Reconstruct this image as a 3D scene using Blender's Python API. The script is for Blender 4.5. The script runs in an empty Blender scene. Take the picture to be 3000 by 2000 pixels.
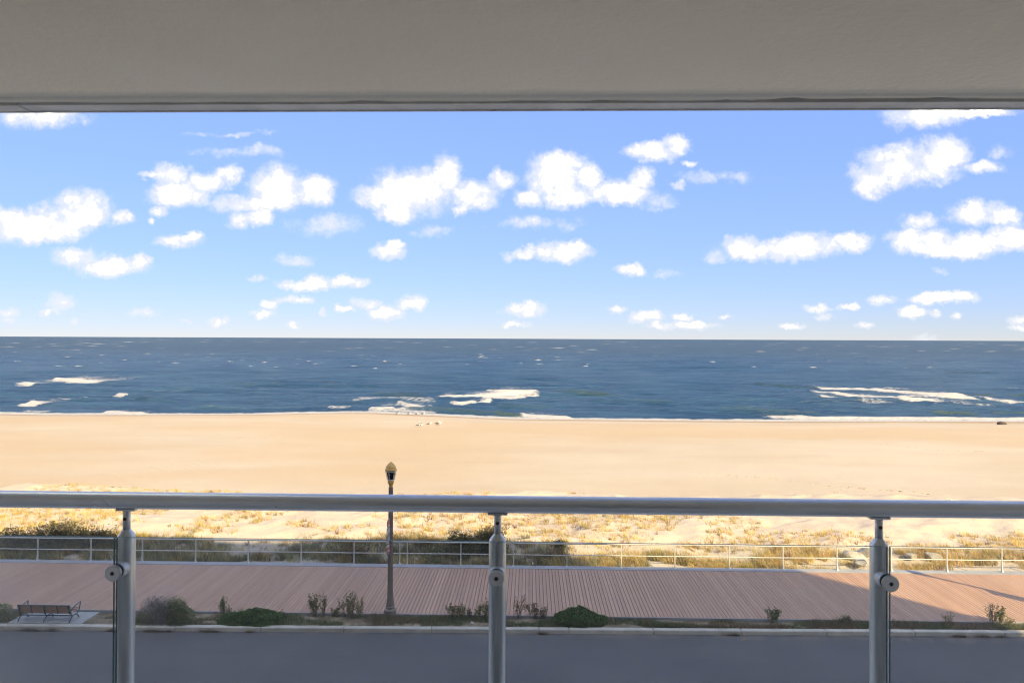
import bpy, math, random
import numpy as np
from mathutils import Matrix, Vector

random.seed(7)
RNG = np.random.default_rng(11)
R = math.radians
SC = bpy.context.scene
COL = SC.collection

# ------------------------------------------------------------------ camera
CAM_H = 10.4            # eye height above the boardwalk (z = 0)
FPX = 2150.0            # focal length in pixels of the 3000 px wide photograph
YAW, PITCH, ROLL = R(1.4), R(0.4), R(0.25)
CYP = 991.5 - FPX * math.tan(PITCH)
ROT = (Matrix.Rotation(YAW, 3, 'Z') @ Matrix.Rotation(math.pi / 2 + PITCH, 3, 'X')
       @ Matrix.Rotation(ROLL, 3, 'Z'))
cam_d = bpy.data.cameras.new('camera')
cam_d.sensor_width = 36.0
cam_d.lens = 36.0 * FPX / 3000.0
cam_d.shift_y = (CYP - 1000.0) / 3000.0
cam_d.clip_start = 0.05
cam_d.clip_end = 80000.0
cam_d.dof.use_dof = True
cam_d.dof.focus_distance = 45.0
cam_d.dof.aperture_fstop = 7.1
cam = bpy.data.objects.new('camera', cam_d)
COL.objects.link(cam)
cam.matrix_world = Matrix.Translation((0, 0, CAM_H)) @ ROT.to_4x4()
SC.camera = cam


def ray(px, py):
    d = ROT @ Vector(((px - 1500.0) / FPX, (CYP - py) / FPX, -1.0))
    return d


def at(px, py, z=0.0):
    """point of the ground plane at height z that the photograph shows at a pixel"""
    d = ray(px, py)
    t = (z - CAM_H) / d.z
    return Vector((d.x * t, d.y * t, z))


def at_y(px, py, Y):
    d = ray(px, py)
    t = Y / d.y
    return Vector((d.x * t, Y, CAM_H + d.z * t))


# ------------------------------------------------------------------ sun, sky, exposure
EL = R(34.0)
SUN = Vector((0.655 * math.cos(EL), -0.756 * math.cos(EL), math.sin(EL))).normalized()
sun_d = bpy.data.lights.new('sun', 'SUN')
sun_d.energy = 4.2
sun_d.angle = R(0.53)
sun_d.color = (1.0, 0.77, 0.41)
sun = bpy.data.objects.new('sun', sun_d)
sun.rotation_euler = SUN.to_track_quat('Z', 'Y').to_euler()
sun.location = (30, -40, 60)
COL.objects.link(sun)

SC.view_settings.view_transform = 'Standard'
SC.view_settings.look = 'None'
EXPOSURE = 1.3
SC.view_settings.exposure = EXPOSURE
SC.view_settings.gamma = 1.0
SC.view_settings.use_curve_mapping = False
SC.cycles.use_denoising = True
SC.cycles.filter_width = 1.15
SC.cycles.max_bounces = 6
SC.cycles.adaptive_threshold = 0.018
SC.cycles.transparent_max_bounces = 16
SC.cycles.caustics_reflective = False
SC.cycles.caustics_refractive = False
SC.cycles.sample_clamp_indirect = 6.0

SKY_STRENGTH = 0.15
world = bpy.data.worlds.new('World')
SC.world = world
world.use_nodes = True
world.cycles.sampling_method = 'MANUAL'
world.cycles.sample_map_resolution = 1024
wt = world.node_tree
wt.nodes.clear()


class NG:
    """small helper to write node graphs"""
    def __init__(s, tree):
        s.t = tree

    def n(s, typ, **kw):
        nd = s.t.nodes.new(typ)
        for k, v in kw.items():
            setattr(nd, k, v)
        return nd

    def put(s, sock, v):
        if isinstance(v, bpy.types.NodeSocket):
            s.t.links.new(v, sock)
        elif v is not None:
            try:
                sock.default_value = v
            except Exception:
                sock.default_value = (*v, 1.0)

    def math(s, op, a, b=None, c=None, clamp=False):
        nd = s.n('ShaderNodeMath', operation=op)
        nd.use_clamp = clamp
        for i, v in enumerate((a, b, c)):
            if v is not None:
                s.put(nd.inputs[i], v)
        return nd.outputs[0]

    def vec(s, op, a, b=None):
        nd = s.n('ShaderNodeVectorMath', operation=op)
        s.put(nd.inputs[0], a)
        if b is not None:
            s.put(nd.inputs[1], b)
        return nd.outputs['Value'] if op in ('DOT_PRODUCT', 'LENGTH') else nd.outputs[0]

    def mix(s, f, a, b, typ='MIX'):
        nd = s.n('ShaderNodeMixRGB', blend_type=typ)
        s.put(nd.inputs[0], f)
        s.put(nd.inputs[1], a)
        s.put(nd.inputs[2], b)
        return nd.outputs[0]

    def noise(s, vec, scale=5.0, detail=4.0, rough=0.55, out='Fac'):
        nd = s.n('ShaderNodeTexNoise')
        if vec is not None:
            s.put(nd.inputs['Vector'], vec)
        nd.inputs['Scale'].default_value = scale
        nd.inputs['Detail'].default_value = detail
        nd.inputs['Roughness'].default_value = rough
        return nd.outputs[out]

    def smooth(s, v, lo, hi, a=0.0, b=1.0):
        nd = s.n('ShaderNodeMapRange')
        nd.interpolation_type = 'SMOOTHSTEP'
        s.put(nd.inputs[0], v)
        nd.inputs[1].default_value = lo
        nd.inputs[2].default_value = hi
        nd.inputs[3].default_value = a
        nd.inputs[4].default_value = b
        return nd.outputs[0]

    def ramp(s, v, stops):
        nd = s.n('ShaderNodeValToRGB')
        s.put(nd.inputs[0], v)
        el = nd.color_ramp.elements
        while len(el) > 1:
            el.remove(el[-1])
        el[0].position, el[0].color = stops[0][0], (*stops[0][1], 1)
        for p, c in stops[1:]:
            e = el.new(p)
            e.color = (*c, 1)
        return nd.outputs[0]


# cumulus of the day: (x, y, half width, half height, opacity) as bearings in the sky
CL_L = [(205, 215, 190, 62, .75), (100, 720, 150, 85, 1), (380, 650, 145, 92, 1), (250, 715, 190, 78, 1),
        (560, 690, 58, 38, 1), (20, 730, 120, 85, 1), (340, 860, 130, 42, .8), (500, 910, 175, 45, .9), (640, 885, 58, 35, .9),
        (790, 500, 95, 60, 1), (830, 580, 150, 66, 1), (690, 495, 60, 16, .8), (1050, 490, 82, 36, .8), (940, 530, 110, 50, .95),
        (1290, 550, 160, 98, 1), (1440, 560, 100, 72, 1), (1120, 620, 160, 48, 1), (1150, 690, 95, 42, .9),
        (730, 665, 42, 18, .5), (685, 705, 14, 16, .5), (820, 790, 95, 34, .9), (870, 775, 48, 30, .95),
        (1750, 590, 125, 58, 1), (1900, 570, 205, 112, 1), (2050, 500, 78, 88, 1), (1830, 655, 110, 48, 1),
        (2180, 580, 125, 66, 1), (2310, 515, 62, 44, .7), (2110, 645, 44, 26, .8), (1500, 720, 150, 40, .42),
        (1780, 835, 88, 38, .85), (1820, 805, 55, 24, .85), (1350, 880, 78, 30, .6), (1460, 985, 70, 40, .95),
        (1400, 1000, 120, 26, .9), (1590, 985, 95, 30, .9), (1230, 1085, 48, 26, .9), (1350, 1065, 82, 24, .9),
        (1205, 1130, 55, 18, .9), (1170, 970, 40, 15, .5), (1680, 1080, 72, 26, .85), (1895, 1075, 66, 34, 1),
        (1770, 1120, 88, 34, .95), (1590, 1115, 55, 18, .85), (1480, 1125, 24, 18, .7), (1350, 1180, 32, 16, .7),
        (1010, 1158, 56, 24, .9), (270, 1075, 66, 38, .65), (230, 1115, 50, 17, .65), (40, 1125, 66, 22, .7),
        (40, 1155, 50, 15, .6), (660, 1122, 66, 16, .4), (345, 1163, 20, 11, .5), (2000, 745, 75, 24, .36),
        (1080, 385, 160, 20, .26), (1040, 300, 130, 9, .22), (2340, 860, 30, 22, .4), (850, 1172, 30, 9, .4)]
CL_R = [(190, 500, 140, 100, 1), (240, 430, 108, 52, 1), (350, 500, 64, 74, 1), (80, 600, 70, 44, .95),
        (500, 565, 140, 58, 1), (590, 510, 64, 50, .95), (250, 575, 140, 62, 1), (680, 610, 70, 30, .36),
        (640, 388, 120, 46, 1), (750, 350, 80, 46, 1), (1800, 450, 200, 92, 1), (1990, 380, 108, 72, 1),
        (1640, 520, 90, 74, 1), (1900, 480, 160, 52, 1), (2170, 460, 95, 30, .75), (2250, 385, 50, 30, .4),
        (1900, 205, 180, 66, 1), (2130, 198, 190, 28, 1), (1870, 700, 82, 46, .8), (2130, 670, 118, 58, .9),
        (2250, 690, 92, 42, .9), (1880, 800, 150, 66, 1), (2100, 810, 140, 62, 1), (2290, 790, 120, 58, 1),
        (2000, 842, 230, 28, 1), (1060, 820, 98, 56, .95), (1200, 840, 120, 50, 1), (1390, 820, 140, 56, 1),
        (1560, 795, 98, 42, .85), (940, 860, 60, 25, .35), (60, 840, 60, 34, .9), (230, 842, 128, 46, .9),
        (290, 830, 66, 36, .9), (540, 930, 66, 27, .8), (575, 925, 32, 30, .85), (130, 712, 140, 28, .38),
        (60, 1110, 96, 36, .9), (90, 1085, 40, 27, .9), (30, 1175, 60, 16, .7), (620, 1145, 76, 26, .95),
        (690, 1187, 76, 20, .9), (840, 1180, 118, 20, .85), (780, 1142, 44, 16, .8), (485, 1112, 44, 17, .8),
        (1410, 1105, 66, 20, .85), (1430, 1140, 46, 17, .85), (1540, 1098, 46, 16, .8), (1710, 1065, 70, 26, .95),
        (1290, 1183, 60, 15, .7), (1980, 1062, 138, 28, .95), (2070, 1050, 56, 28, .95), (1845, 1122, 76, 28, .95),
        (1945, 1128, 28, 17, .8), (2040, 1142, 32, 17, .8), (1620, 1187, 50, 15, .85), (2320, 1155, 50, 26, .8),
        (2330, 1188, 50, 15, .8), (710, 937, 64, 16, .4), (770, 540, 34, 24, .55), (810, 440, 32, 14, .55),
        (1980, 940, 34, 17, .4), (980, 1135, 30, 10, .5), (960, 500, 110, 20, .2), (1900, 1235, 50, 12, .5)]


def build_sky():
    g = NG(wt)
    sky = g.n('ShaderNodeTexSky', sky_type='NISHITA')
    sky.sun_disc = False
    sky.sun_elevation = EL
    sky.sun_rotation = math.atan2(SUN.x, SUN.y)
    sky.altitude = 0.0
    sky.air_density = 0.6
    sky.dust_density = 0.0
    sky.ozone_density = 2.2
    tc = g.n('ShaderNodeTexCoord')
    sep = g.n('ShaderNodeSeparateXYZ')
    g.put(sep.inputs[0], tc.outputs['Generated'])
    x, y, z = sep.outputs
    yc = g.math('MAXIMUM', y, 0.08)
    u = g.math('DIVIDE', x, yc)
    v = g.math('DIVIDE', z, yc)
    cmb = g.n('ShaderNodeCombineXYZ')
    g.put(cmb.inputs[0], u)
    g.put(cmb.inputs[1], v)
    uv = cmb.outputs[0]
    # break up the outlines with two scales of turbulence
    w1 = g.vec('SUBTRACT', g.noise(uv, 26.0, 5.0, 0.6, 'Color'), (0.5, 0.5, 0.5))
    sc_ = g.n('ShaderNodeVectorMath', operation='SCALE')
    g.put(sc_.inputs[0], w1)
    sc_.inputs['Scale'].default_value = 0.026
    w2 = g.vec('SUBTRACT', g.noise(uv, 95.0, 4.0, 0.6, 'Color'), (0.5, 0.5, 0.5))
    sc2 = g.n('ShaderNodeVectorMath', operation='SCALE')
    g.put(sc2.inputs[0], w2)
    sc2.inputs['Scale'].default_value = 0.011
    uvw = g.vec('ADD', g.vec('ADD', uv, sc_.outputs[0]), sc2.outputs[0])
    flat = g.vec('MULTIPLY', uvw, (1.0, 1.0, 0.0))
    sf = g.n('ShaderNodeSeparateXYZ')
    g.put(sf.inputs[0], flat)
    uu, vv = [], []
    for src, dst in ((sf.outputs[0], uu), (sf.outputs[1], vv)):
        c3 = g.n('ShaderNodeCombineXYZ')
        for i in range(3):
            g.put(c3.inputs[i], src)
        dst.append(c3.outputs[0])
    uu, vv = uu[0], vv[0]
    k = 1500.0 / 2352.0
    E = []
    for lst, x0 in ((CL_L, 0.0), (CL_R, 1500.0)):
        for (cx, cy, rx, ry, op) in lst:
            d = ray(x0 + cx * k, 200 + cy * k)
            ru, rv = rx * k / FPX * 1.10, ry * k / FPX * 1.12
            E.append((1 / ru, -d.x / d.y / ru, 1 / rv, -d.z / d.y / rv, op))
    while len(E) % 3:
        E.append(E[-1])

    def vma(a, b, c):
        nd = g.n('ShaderNodeVectorMath', operation='MULTIPLY_ADD')
        for i, q in enumerate((a, b, c)):
            g.put(nd.inputs[i], q)
        return nd.outputs[0]
    field = None
    for i in range(0, len(E), 3):     # three clouds at a time, one per vector channel
        e = E[i:i + 3]
        du = vma(uu, [q[0] for q in e], [q[1] for q in e])
        dv = vma(vv, [q[2] for q in e], [q[3] for q in e])
        d2 = vma(dv, dv, g.vec('MULTIPLY', du, du))
        f = vma(d2, [-q[4] for q in e], [q[4] for q in e])
        field = f if field is None else g.vec('MAXIMUM', field, f)
    sf = g.n('ShaderNodeSeparateXYZ')
    g.put(sf.inputs[0], field)
    field = g.math('MAXIMUM', g.math('MAXIMUM', sf.outputs[0], sf.outputs[1]), sf.outputs[2])
    field = g.math('MAXIMUM', field, -2.0)
    n2 = g.math('SUBTRACT', g.noise(uv, 24.0, 6.0, 0.62), 0.5)
    fine = g.math('SUBTRACT', g.noise(uv, 85.0, 4.0, 0.6), 0.5)
    f2 = g.math('ADD', field, g.math('MULTIPLY', n2, 2.3))
    f2 = g.math('ADD', f2, g.math('MULTIPLY', fine, 0.6))
    dens = g.smooth(f2, -0.48, 0.74)
    dens = g.math('POWER', dens, 1.6)
    # the same kind of scattered cumulus over the rest of the sky
    zc = g.math('ADD', g.math('MAXIMUM', z, 0.0), 0.12)
    pl = g.n('ShaderNodeCombineXYZ')
    g.put(pl.inputs[0], g.math('DIVIDE', x, zc))
    g.put(pl.inputs[1], g.math('DIVIDE', y, zc))
    gen = g.smooth(g.noise(pl.outputs[0], 1.7, 7.0, 0.58), 0.495, 0.605)
    gen = g.math('MULTIPLY', gen, g.smooth(z, 0.0, 0.04))
    inu = g.smooth(g.math('ABSOLUTE', u), 0.74, 0.84)
    inv = g.smooth(v, 0.33, 0.42)
    iny = g.smooth(y, 0.5, 0.2)
    outside = g.math('MAXIMUM', g.math('MAXIMUM', inu, inv), iny)
    gen = g.math('MULTIPLY', gen, outside)
    dens = g.math('MAXIMUM', dens, gen)
    # body tone: bluish hollows, white heads
    tone = g.smooth(g.noise(uv, 24.0, 6.0, 0.62), 0.36, 0.60)
    thick = g.math('MAXIMUM', g.smooth(f2, 0.55, 1.4), g.math('POWER', gen, 2.0))
    ccol = g.mix(g.math('MULTIPLY', tone, thick), (0.183, 0.189, 0.203, 1), (1.05, 1.02, 0.86, 1))
    cl = g.vec('SCALE', ccol)
    cl.node.inputs['Scale'].default_value = 4.8 / 2 ** EXPOSURE / SKY_STRENGTH
    # even out the range between horizon and zenith over the whole sky, keeping its hue
    lum = g.vec('DOT_PRODUCT', sky.outputs[0], (0.2126, 0.7152, 0.0722))
    gain = g.math("POWER", g.math("MAXIMUM", g.math("DIVIDE", lum, 1.94), 0.02), -0.68)
    gain = g.math('MULTIPLY', gain, 0.52 / 1.94 / (SKY_STRENGTH * 2 ** EXPOSURE))
    clear = g.n('ShaderNodeVectorMath', operation='SCALE')
    g.put(clear.inputs[0], g.vec('MULTIPLY', sky.outputs[0], (1.0, 0.93, 1.09)))
    g.put(clear.inputs['Scale'], gain)
    col = g.mix(g.math('MULTIPLY', dens, 0.98), clear.outputs[0], cl)
    bg = g.n('ShaderNodeBackground')
    g.put(bg.inputs['Color'], col)
    bg.inputs['Strength'].default_value = SKY_STRENGTH
    out = g.n('ShaderNodeOutputWorld')
    wt.links.new(bg.outputs[0], out.inputs[0])


build_sky()

# ------------------------------------------------------------------ helpers
def hash2(xi, yi, seed):
    h = (xi.astype(np.int64) * 374761393 + yi.astype(np.int64) * 668265263 + seed * 974634777) & 0xffffffff
    h = ((h ^ (h >> 13)) * 1274126177) & 0xffffffff
    h = h ^ (h >> 16)
    return (h & 0xffffff) / float(0xffffff)


def vnoise(x, y, seed=0):
    x = np.asarray(x, float)
    y = np.asarray(y, float)
    xi, yi = np.floor(x), np.floor(y)
    fx, fy = x - xi, y - yi
    fx, fy = fx * fx * (3 - 2 * fx), fy * fy * (3 - 2 * fy)
    a, b = hash2(xi, yi, seed), hash2(xi + 1, yi, seed)
    c, d = hash2(xi, yi + 1, seed), hash2(xi + 1, yi + 1, seed)
    return (a * (1 - fx) + b * fx) * (1 - fy) + (c * (1 - fx) + d * fx) * fy - 0.5


def fbm(x, y, seed=0, octv=4, gain=0.5):
    s, a = 0.0, 1.0
    for o in range(octv):
        s = s + a * vnoise(x * 2 ** o, y * 2 ** o, seed + o * 17)
        a *= gain
    return s


def sstep(v, a, b):
    t = np.clip((v - a) / (b - a), 0, 1)
    return t * t * (3 - 2 * t)


class MB:
    def __init__(s):
        s.v, s.f = [], []

    def add(s, vs, fs):
        o = len(s.v)
        s.v.extend([tuple(p) for p in vs])
        s.f.extend([tuple(i + o for i in f) for f in fs])
        return s

    def box(s, x0, x1, y0, y1, z0, z1):
        vs = [(x, y, z) for z in (z0, z1) for y in (y0, y1) for x in (x0, x1)]
        return s.add(vs, [(0, 2, 3, 1), (4, 5, 7, 6), (0, 1, 5, 4), (2, 6, 7, 3), (0, 4, 6, 2), (1, 3, 7, 5)])

    def bbox(s, x0, x1, y0, y1, z0, z1, b):
        """box with bevelled upright and top edges"""
        def ring(i, z):
            return [(x0 + i + b, y0 + i, z), (x1 - i - b, y0 + i, z), (x1 - i, y0 + i + b, z), (x1 - i, y1 - i - b, z),
                    (x1 - i - b, y1 - i, z), (x0 + i + b, y1 - i, z), (x0 + i, y1 - i - b, z), (x0 + i, y0 + i + b, z)]
        vs = ring(0, z0) + ring(0, z1 - b) + ring(b, z1)
        fs = [tuple(range(7, -1, -1)), tuple(range(16, 24))]
        for k in (0, 8):
            for i in range(8):
                j = (i + 1) % 8
                fs.append((k + i, k + j, k + 8 + j, k + 8 + i))
        return s.add(vs, fs)

    def tube(s, pts, rad, n=8, cap=True):
        pts = [Vector(p) for p in pts]
        if not hasattr(rad, '__len__'):
            rad = [rad] * len(pts)
        vs, fs = [], []
        up = None
        for i, p in enumerate(pts):
            t = (pts[min(i + 1, len(pts) - 1)] - pts[max(i - 1, 0)]).normalized()
            if up is None:
                a = Vector((0, 0, 1)) if abs(t.z) < 0.9 else Vector((1, 0, 0))
                up = (a - t * a.dot(t)).normalized()
            else:
                up = (up - t * up.dot(t)).normalized()
            sd = t.cross(up)
            for k in range(n):
                an = 2 * math.pi * k / n
                vs.append(p + (up * math.cos(an) + sd * math.sin(an)) * rad[i])
        for i in range(len(pts) - 1):
            for k in range(n):
                q = (k + 1) % n
                fs.append((i * n + k, i * n + q, (i + 1) * n + q, (i + 1) * n + k))
        if cap:
            fs.append(tuple(range(n - 1, -1, -1)))
            m = (len(pts) - 1) * n
            fs.append(tuple(range(m, m + n)))
        return s.add(vs, fs)

    def lathe(s, prof, n=16, cx=0, cy=0, rot=0.0, cap=True):
        vs, fs = [], []
        for (r, z) in prof:
            for k in range(n):
                a = 2 * math.pi * k / n + rot
                vs.append((cx + r * math.cos(a), cy + r * math.sin(a), z))
        for i in range(len(prof) - 1):
            for k in range(n):
                q = (k + 1) % n
                fs.append((i * n + k, i * n + q, (i + 1) * n + q, (i + 1) * n + k))
        if cap:
            fs.append(tuple(range(n - 1, -1, -1)))
            m = (len(prof) - 1) * n
            fs.append(tuple(range(m, m + n)))
        return s.add(vs, fs)

    def loft(s, rings):
        """rings: lists of equal length"""
        n = len(rings[0])
        vs, fs = [p for r in rings for p in r], []
        for i in range(len(rings) - 1):
            for k in range(n):
                q = (k + 1) % n
                fs.append((i * n + k, i * n + q, (i + 1) * n + q, (i + 1) * n + k))
        fs.append(tuple(range(n - 1, -1, -1)))
        m = (len(rings) - 1) * n
        fs.append(tuple(range(m, m + n)))
        return s.add(vs, fs)

    def mesh(s, name, smooth=False):
        me = bpy.data.meshes.new(name)
        me.from_pydata(s.v, [], s.f)
        if smooth:
            me.polygons.foreach_set('use_smooth', [True] * len(me.polygons))
        me.update()
        return me


def link(name, data, parent=None, loc=None):
    o = bpy.data.objects.new(name, data)
    COL.objects.link(o)
    if parent is not None:
        o.parent = parent
    if loc is not None:
        o.location = loc
    return o


def obj(name, mb, mat, parent=None, smooth=False, loc=None):
    me = mb if isinstance(mb, bpy.types.Mesh) else mb.mesh(name, smooth)
    if mat is not None and not me.materials:
        me.materials.append(mat)
    return link(name, me, parent, loc)


def tag(o, label, cat, group=None):
    o['label'] = label
    o['category'] = cat
    if group:
        o['group'] = group
    return o


def struct(o, kind='structure', label=None):
    o['kind'] = kind
    if label:
        o['label'] = label
    return o


def thing(name, loc, label, cat, group=None, rz=0.0):
    o = link(name, None, None, loc)
    o.rotation_euler = (0, 0, rz)
    o.empty_display_size = 0.1
    return tag(o, label, cat, group)


def np_mesh(name, V, F, mat, col=None, attrs=None, smooth=False):
    """V (n,3), F (m,3|4); col per vertex (n,3)"""
    V = np.ascontiguousarray(V, np.float32)
    F = np.ascontiguousarray(F, np.int32)
    me = bpy.data.meshes.new(name)
    n, (m, k) = len(V), F.shape
    me.vertices.add(n)
    me.vertices.foreach_set('co', V.ravel())
    me.loops.add(m * k)
    me.loops.foreach_set('vertex_index', F.ravel())
    me.polygons.add(m)
    me.polygons.foreach_set('loop_start', np.arange(0, m * k, k, dtype=np.int32))
    me.polygons.foreach_set('loop_total', np.full(m, k, np.int32))
    if smooth:
        me.polygons.foreach_set('use_smooth', np.ones(m, bool))
    me.update(calc_edges=True)
    if col is not None:
        a = me.attributes.new('Col', 'FLOAT_COLOR', 'POINT')
        c4 = np.ones((n, 4), np.float32)
        c4[:, :3] = col
        a.data.foreach_set('color', c4.ravel())
    for kname, arr in (attrs or {}).items():
        a = me.attributes.new(kname, 'FLOAT', 'POINT')
        a.data.foreach_set('value', np.ascontiguousarray(arr, np.float32))
    if mat:
        me.materials.append(mat)
    return me


def grid(nx, ny):
    i = np.arange(nx - 1)[None, :] + np.arange(ny - 1)[:, None] * nx
    i = i.ravel()
    return np.stack([i, i + 1, i + nx + 1, i + nx], 1)


# ------------------------------------------------------------------ materials
def new_mat(name):
    m = bpy.data.materials.new(name)
    m.use_nodes = True
    m.node_tree.nodes.clear()
    g = NG(m.node_tree)
    out = g.n('ShaderNodeOutputMaterial')
    return m, g, out


def bsdf(g, col, rough=0.6, metal=0.0, spec=0.5, normal=None):
    b = g.n('ShaderNodeBsdfPrincipled')
    g.put(b.inputs['Base Color'], col if isinstance(col, bpy.types.NodeSocket) else (*col, 1))
    g.put(b.inputs['Roughness'], rough)
    g.put(b.inputs['Metallic'], metal)
    g.put(b.inputs['Specular IOR Level'], spec)
    if normal is not None:
        g.put(b.inputs['Normal'], normal)
    return b


def bump(g, h, dist=0.01, strength=1.0):
    b = g.n('ShaderNodeBump')
    b.inputs['Distance'].default_value = dist
    b.inputs['Strength'].default_value = strength
    g.put(b.inputs['Height'], h)
    return b.outputs[0]


def obj_co(g):
    return g.n('ShaderNodeTexCoord').outputs['Object']


def world_co(g):
    return g.n('ShaderNodeNewGeometry').outputs['Position']


def simple(name, col, rough=0.6, metal=0.0, var=0.12, scale=4.0, bmp=0.0, bscale=60.0, spec=0.5, world=False, rnd=0.0):
    """colour with soft blotches, optional fine relief and per-object variation"""
    m, g, out = new_mat(name)
    co = world_co(g) if world else obj_co(g)
    n = g.noise(co, scale, 5.0, 0.6)
    d = tuple(c * (1 - var) for c in col)
    l = tuple(min(1, c * (1 + var)) for c in col)
    c = g.mix(g.smooth(n, 0.3, 0.7), (*d, 1), (*l, 1))
    if rnd:
        oi = g.n('ShaderNodeObjectInfo')
        c = g.mix(1.0, c, g.ramp(oi.outputs['Random'], [(0, (1 - rnd,) * 3), (1, (1 + rnd,) * 3)]), 'MULTIPLY')
    nm = bump(g, g.noise(co, bscale, 4.0, 0.6), bmp) if bmp else None
    rr = g.math('MULTIPLY_ADD', n, 0.16, rough - 0.08)
    b = bsdf(g, c, rr, metal, spec, nm)
    g.t.links.new(b.outputs[0], out.inputs[0])
    return m


def leaf_mat(name, trans=0.3, rough=0.6):
    m, g, out = new_mat(name)
    a = g.n('ShaderNodeAttribute')
    a.attribute_name = 'Col'
    b = bsdf(g, a.outputs['Color'], rough, 0, 0.25)
    t = g.n('ShaderNodeBsdfTranslucent')
    g.put(t.inputs[0], a.outputs['Color'])
    mx = g.n('ShaderNodeMixShader')
    mx.inputs[0].default_value = trans
    g.t.links.new(b.outputs[0], mx.inputs[1])
    g.t.links.new(t.outputs[0], mx.inputs[2])
    g.t.links.new(mx.outputs[0], out.inputs[0])
    return m


M = {}
M['leaf'] = leaf_mat('leaf')
M['grass'] = leaf_mat('grass_blade', 0.35, 0.55)
M['stem'] = simple('plant_stem', (0.17, 0.125, 0.085), 0.8)
M['rail_metal'] = simple('railing_aluminium', (0.60, 0.635, 0.635), 0.30, 0.45, 0.04, 3.0)
M['cap_metal'] = simple('standoff_metal', (0.64, 0.66, 0.66), 0.38, 0.25, 0.06, 20.0)
M['rubber'] = simple('black_rubber', (0.015, 0.015, 0.02), 0.6)
M['screw'] = simple('dark_screw', (0.045, 0.03, 0.02), 0.5, 0.4)
M['walk_rail'] = simple('walk_railing_paint', (0.56, 0.555, 0.52), 0.45, 0.1, 0.08, 2.0)
M['bench_metal'] = simple('bench_green_paint', (0.035, 0.08, 0.085), 0.4, 0.2, 0.15, 6.0)
M['bench_wood'] = simple('bench_wood', (0.36, 0.20, 0.125), 0.6, 0, 0.2, 5.0, rnd=0.15)
M['concrete'] = simple('pad_concrete', (0.33, 0.34, 0.33), 0.85, 0, 0.12, 3.0, 0.002, 90)
M['bounce_apron'] = simple('bounce_concrete', (0.75, 0.71, 0.63), 0.9, 0, 0.08, 1.0, 0.002, 60)
M['kerb'] = simple('kerb_concrete', (0.47, 0.44, 0.375), 0.85, 0, 0.14, 2.2, 0.003, 60, rnd=0.07)
M['lamp_pole'] = simple('lamp_pole_paint', (0.21, 0.175, 0.145), 0.55, 0.1, 0.14, 3.0)
M['lamp_gold'] = simple('lamp_gold_paint', (0.60, 0.37, 0.10), 0.45, 0.2, 0.12, 8.0)
M['lamp_trim'] = simple('lamp_pale_trim', (0.55, 0.54, 0.50), 0.4, 0.3, 0.1, 8.0)
M['lamp_glass'] = simple('lamp_dark_lens', (0.012, 0.012, 0.014), 0.12, 0, 0.1, 8.0)
M['stucco'] = simple('stucco_wall', (0.85, 0.82, 0.75), 0.9, 0, 0.06, 1.5, 0.004, 80)
M['trim'] = simple('drip_edge_metal', (0.66, 0.65, 0.59), 0.6, 0.0, 0.12, 7.0)
M['deck'] = simple('balcony_deck', (0.86, 0.83, 0.77), 0.8, 0, 0.1, 2.0)
M['rock'] = simple('dune_rock', (0.34, 0.315, 0.27), 0.9, 0, 0.3, 2.5, 0.03, 9)
M['dark_rock'] = simple('beach_rock', (0.075, 0.06, 0.05), 0.9, 0, 0.25, 2.5, 0.02, 9)
M['gull_white'] = simple('gull_white', (0.78, 0.77, 0.74), 0.7)
M['gull_grey'] = simple('gull_dark_wing', (0.035, 0.035, 0.04), 0.7)
M['gull_beak'] = simple('gull_beak', (0.55, 0.33, 0.05), 0.5)
M['litter'] = simple('white_litter', (0.75, 0.75, 0.73), 0.6)
M['twig'] = simple('dry_twig', (0.36, 0.27, 0.17), 0.8)
M['edge_board'] = simple('grey_edge_board', (0.30, 0.305, 0.315), 0.7, 0, 0.1, 1.2, 0.002, 40)
M['under'] = simple('boardwalk_frame', (0.03, 0.026, 0.024), 0.9)
M['door'] = simple('door_frame', (0.5, 0.5, 0.5), 0.5, 0.2)


def plank_material():
    m, g, out = new_mat('composite_plank')
    oi = g.n('ShaderNodeObjectInfo')
    pos = world_co(g)
    st = g.vec('MULTIPLY', pos, (14.0, 1.1, 1.0))
    n = g.noise(st, 1.0, 5.0, 0.6)
    big = g.noise(pos, 0.35, 4.0, 0.6)
    c = g.ramp(oi.outputs['Random'], [(0, (0.39, 0.235, 0.155)), (0.35, (0.42, 0.255, 0.168)), (0.7, (0.442, 0.272, 0.178)), (1, (0.475, 0.295, 0.196))])
    c = g.mix(g.smooth(n, 0.3, 0.75, 0.0, 0.25), c, (0.32, 0.195, 0.12, 1))
    c = g.mix(g.smooth(big, 0.45, 0.75, 0.0, 0.25), c, (0.36, 0.29, 0.24, 1))
    b = bsdf(g, c, 0.62, 0, 0.4, bump(g, n, 0.002))
    g.t.links.new(b.outputs[0], out.inputs[0])
    return m


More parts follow.
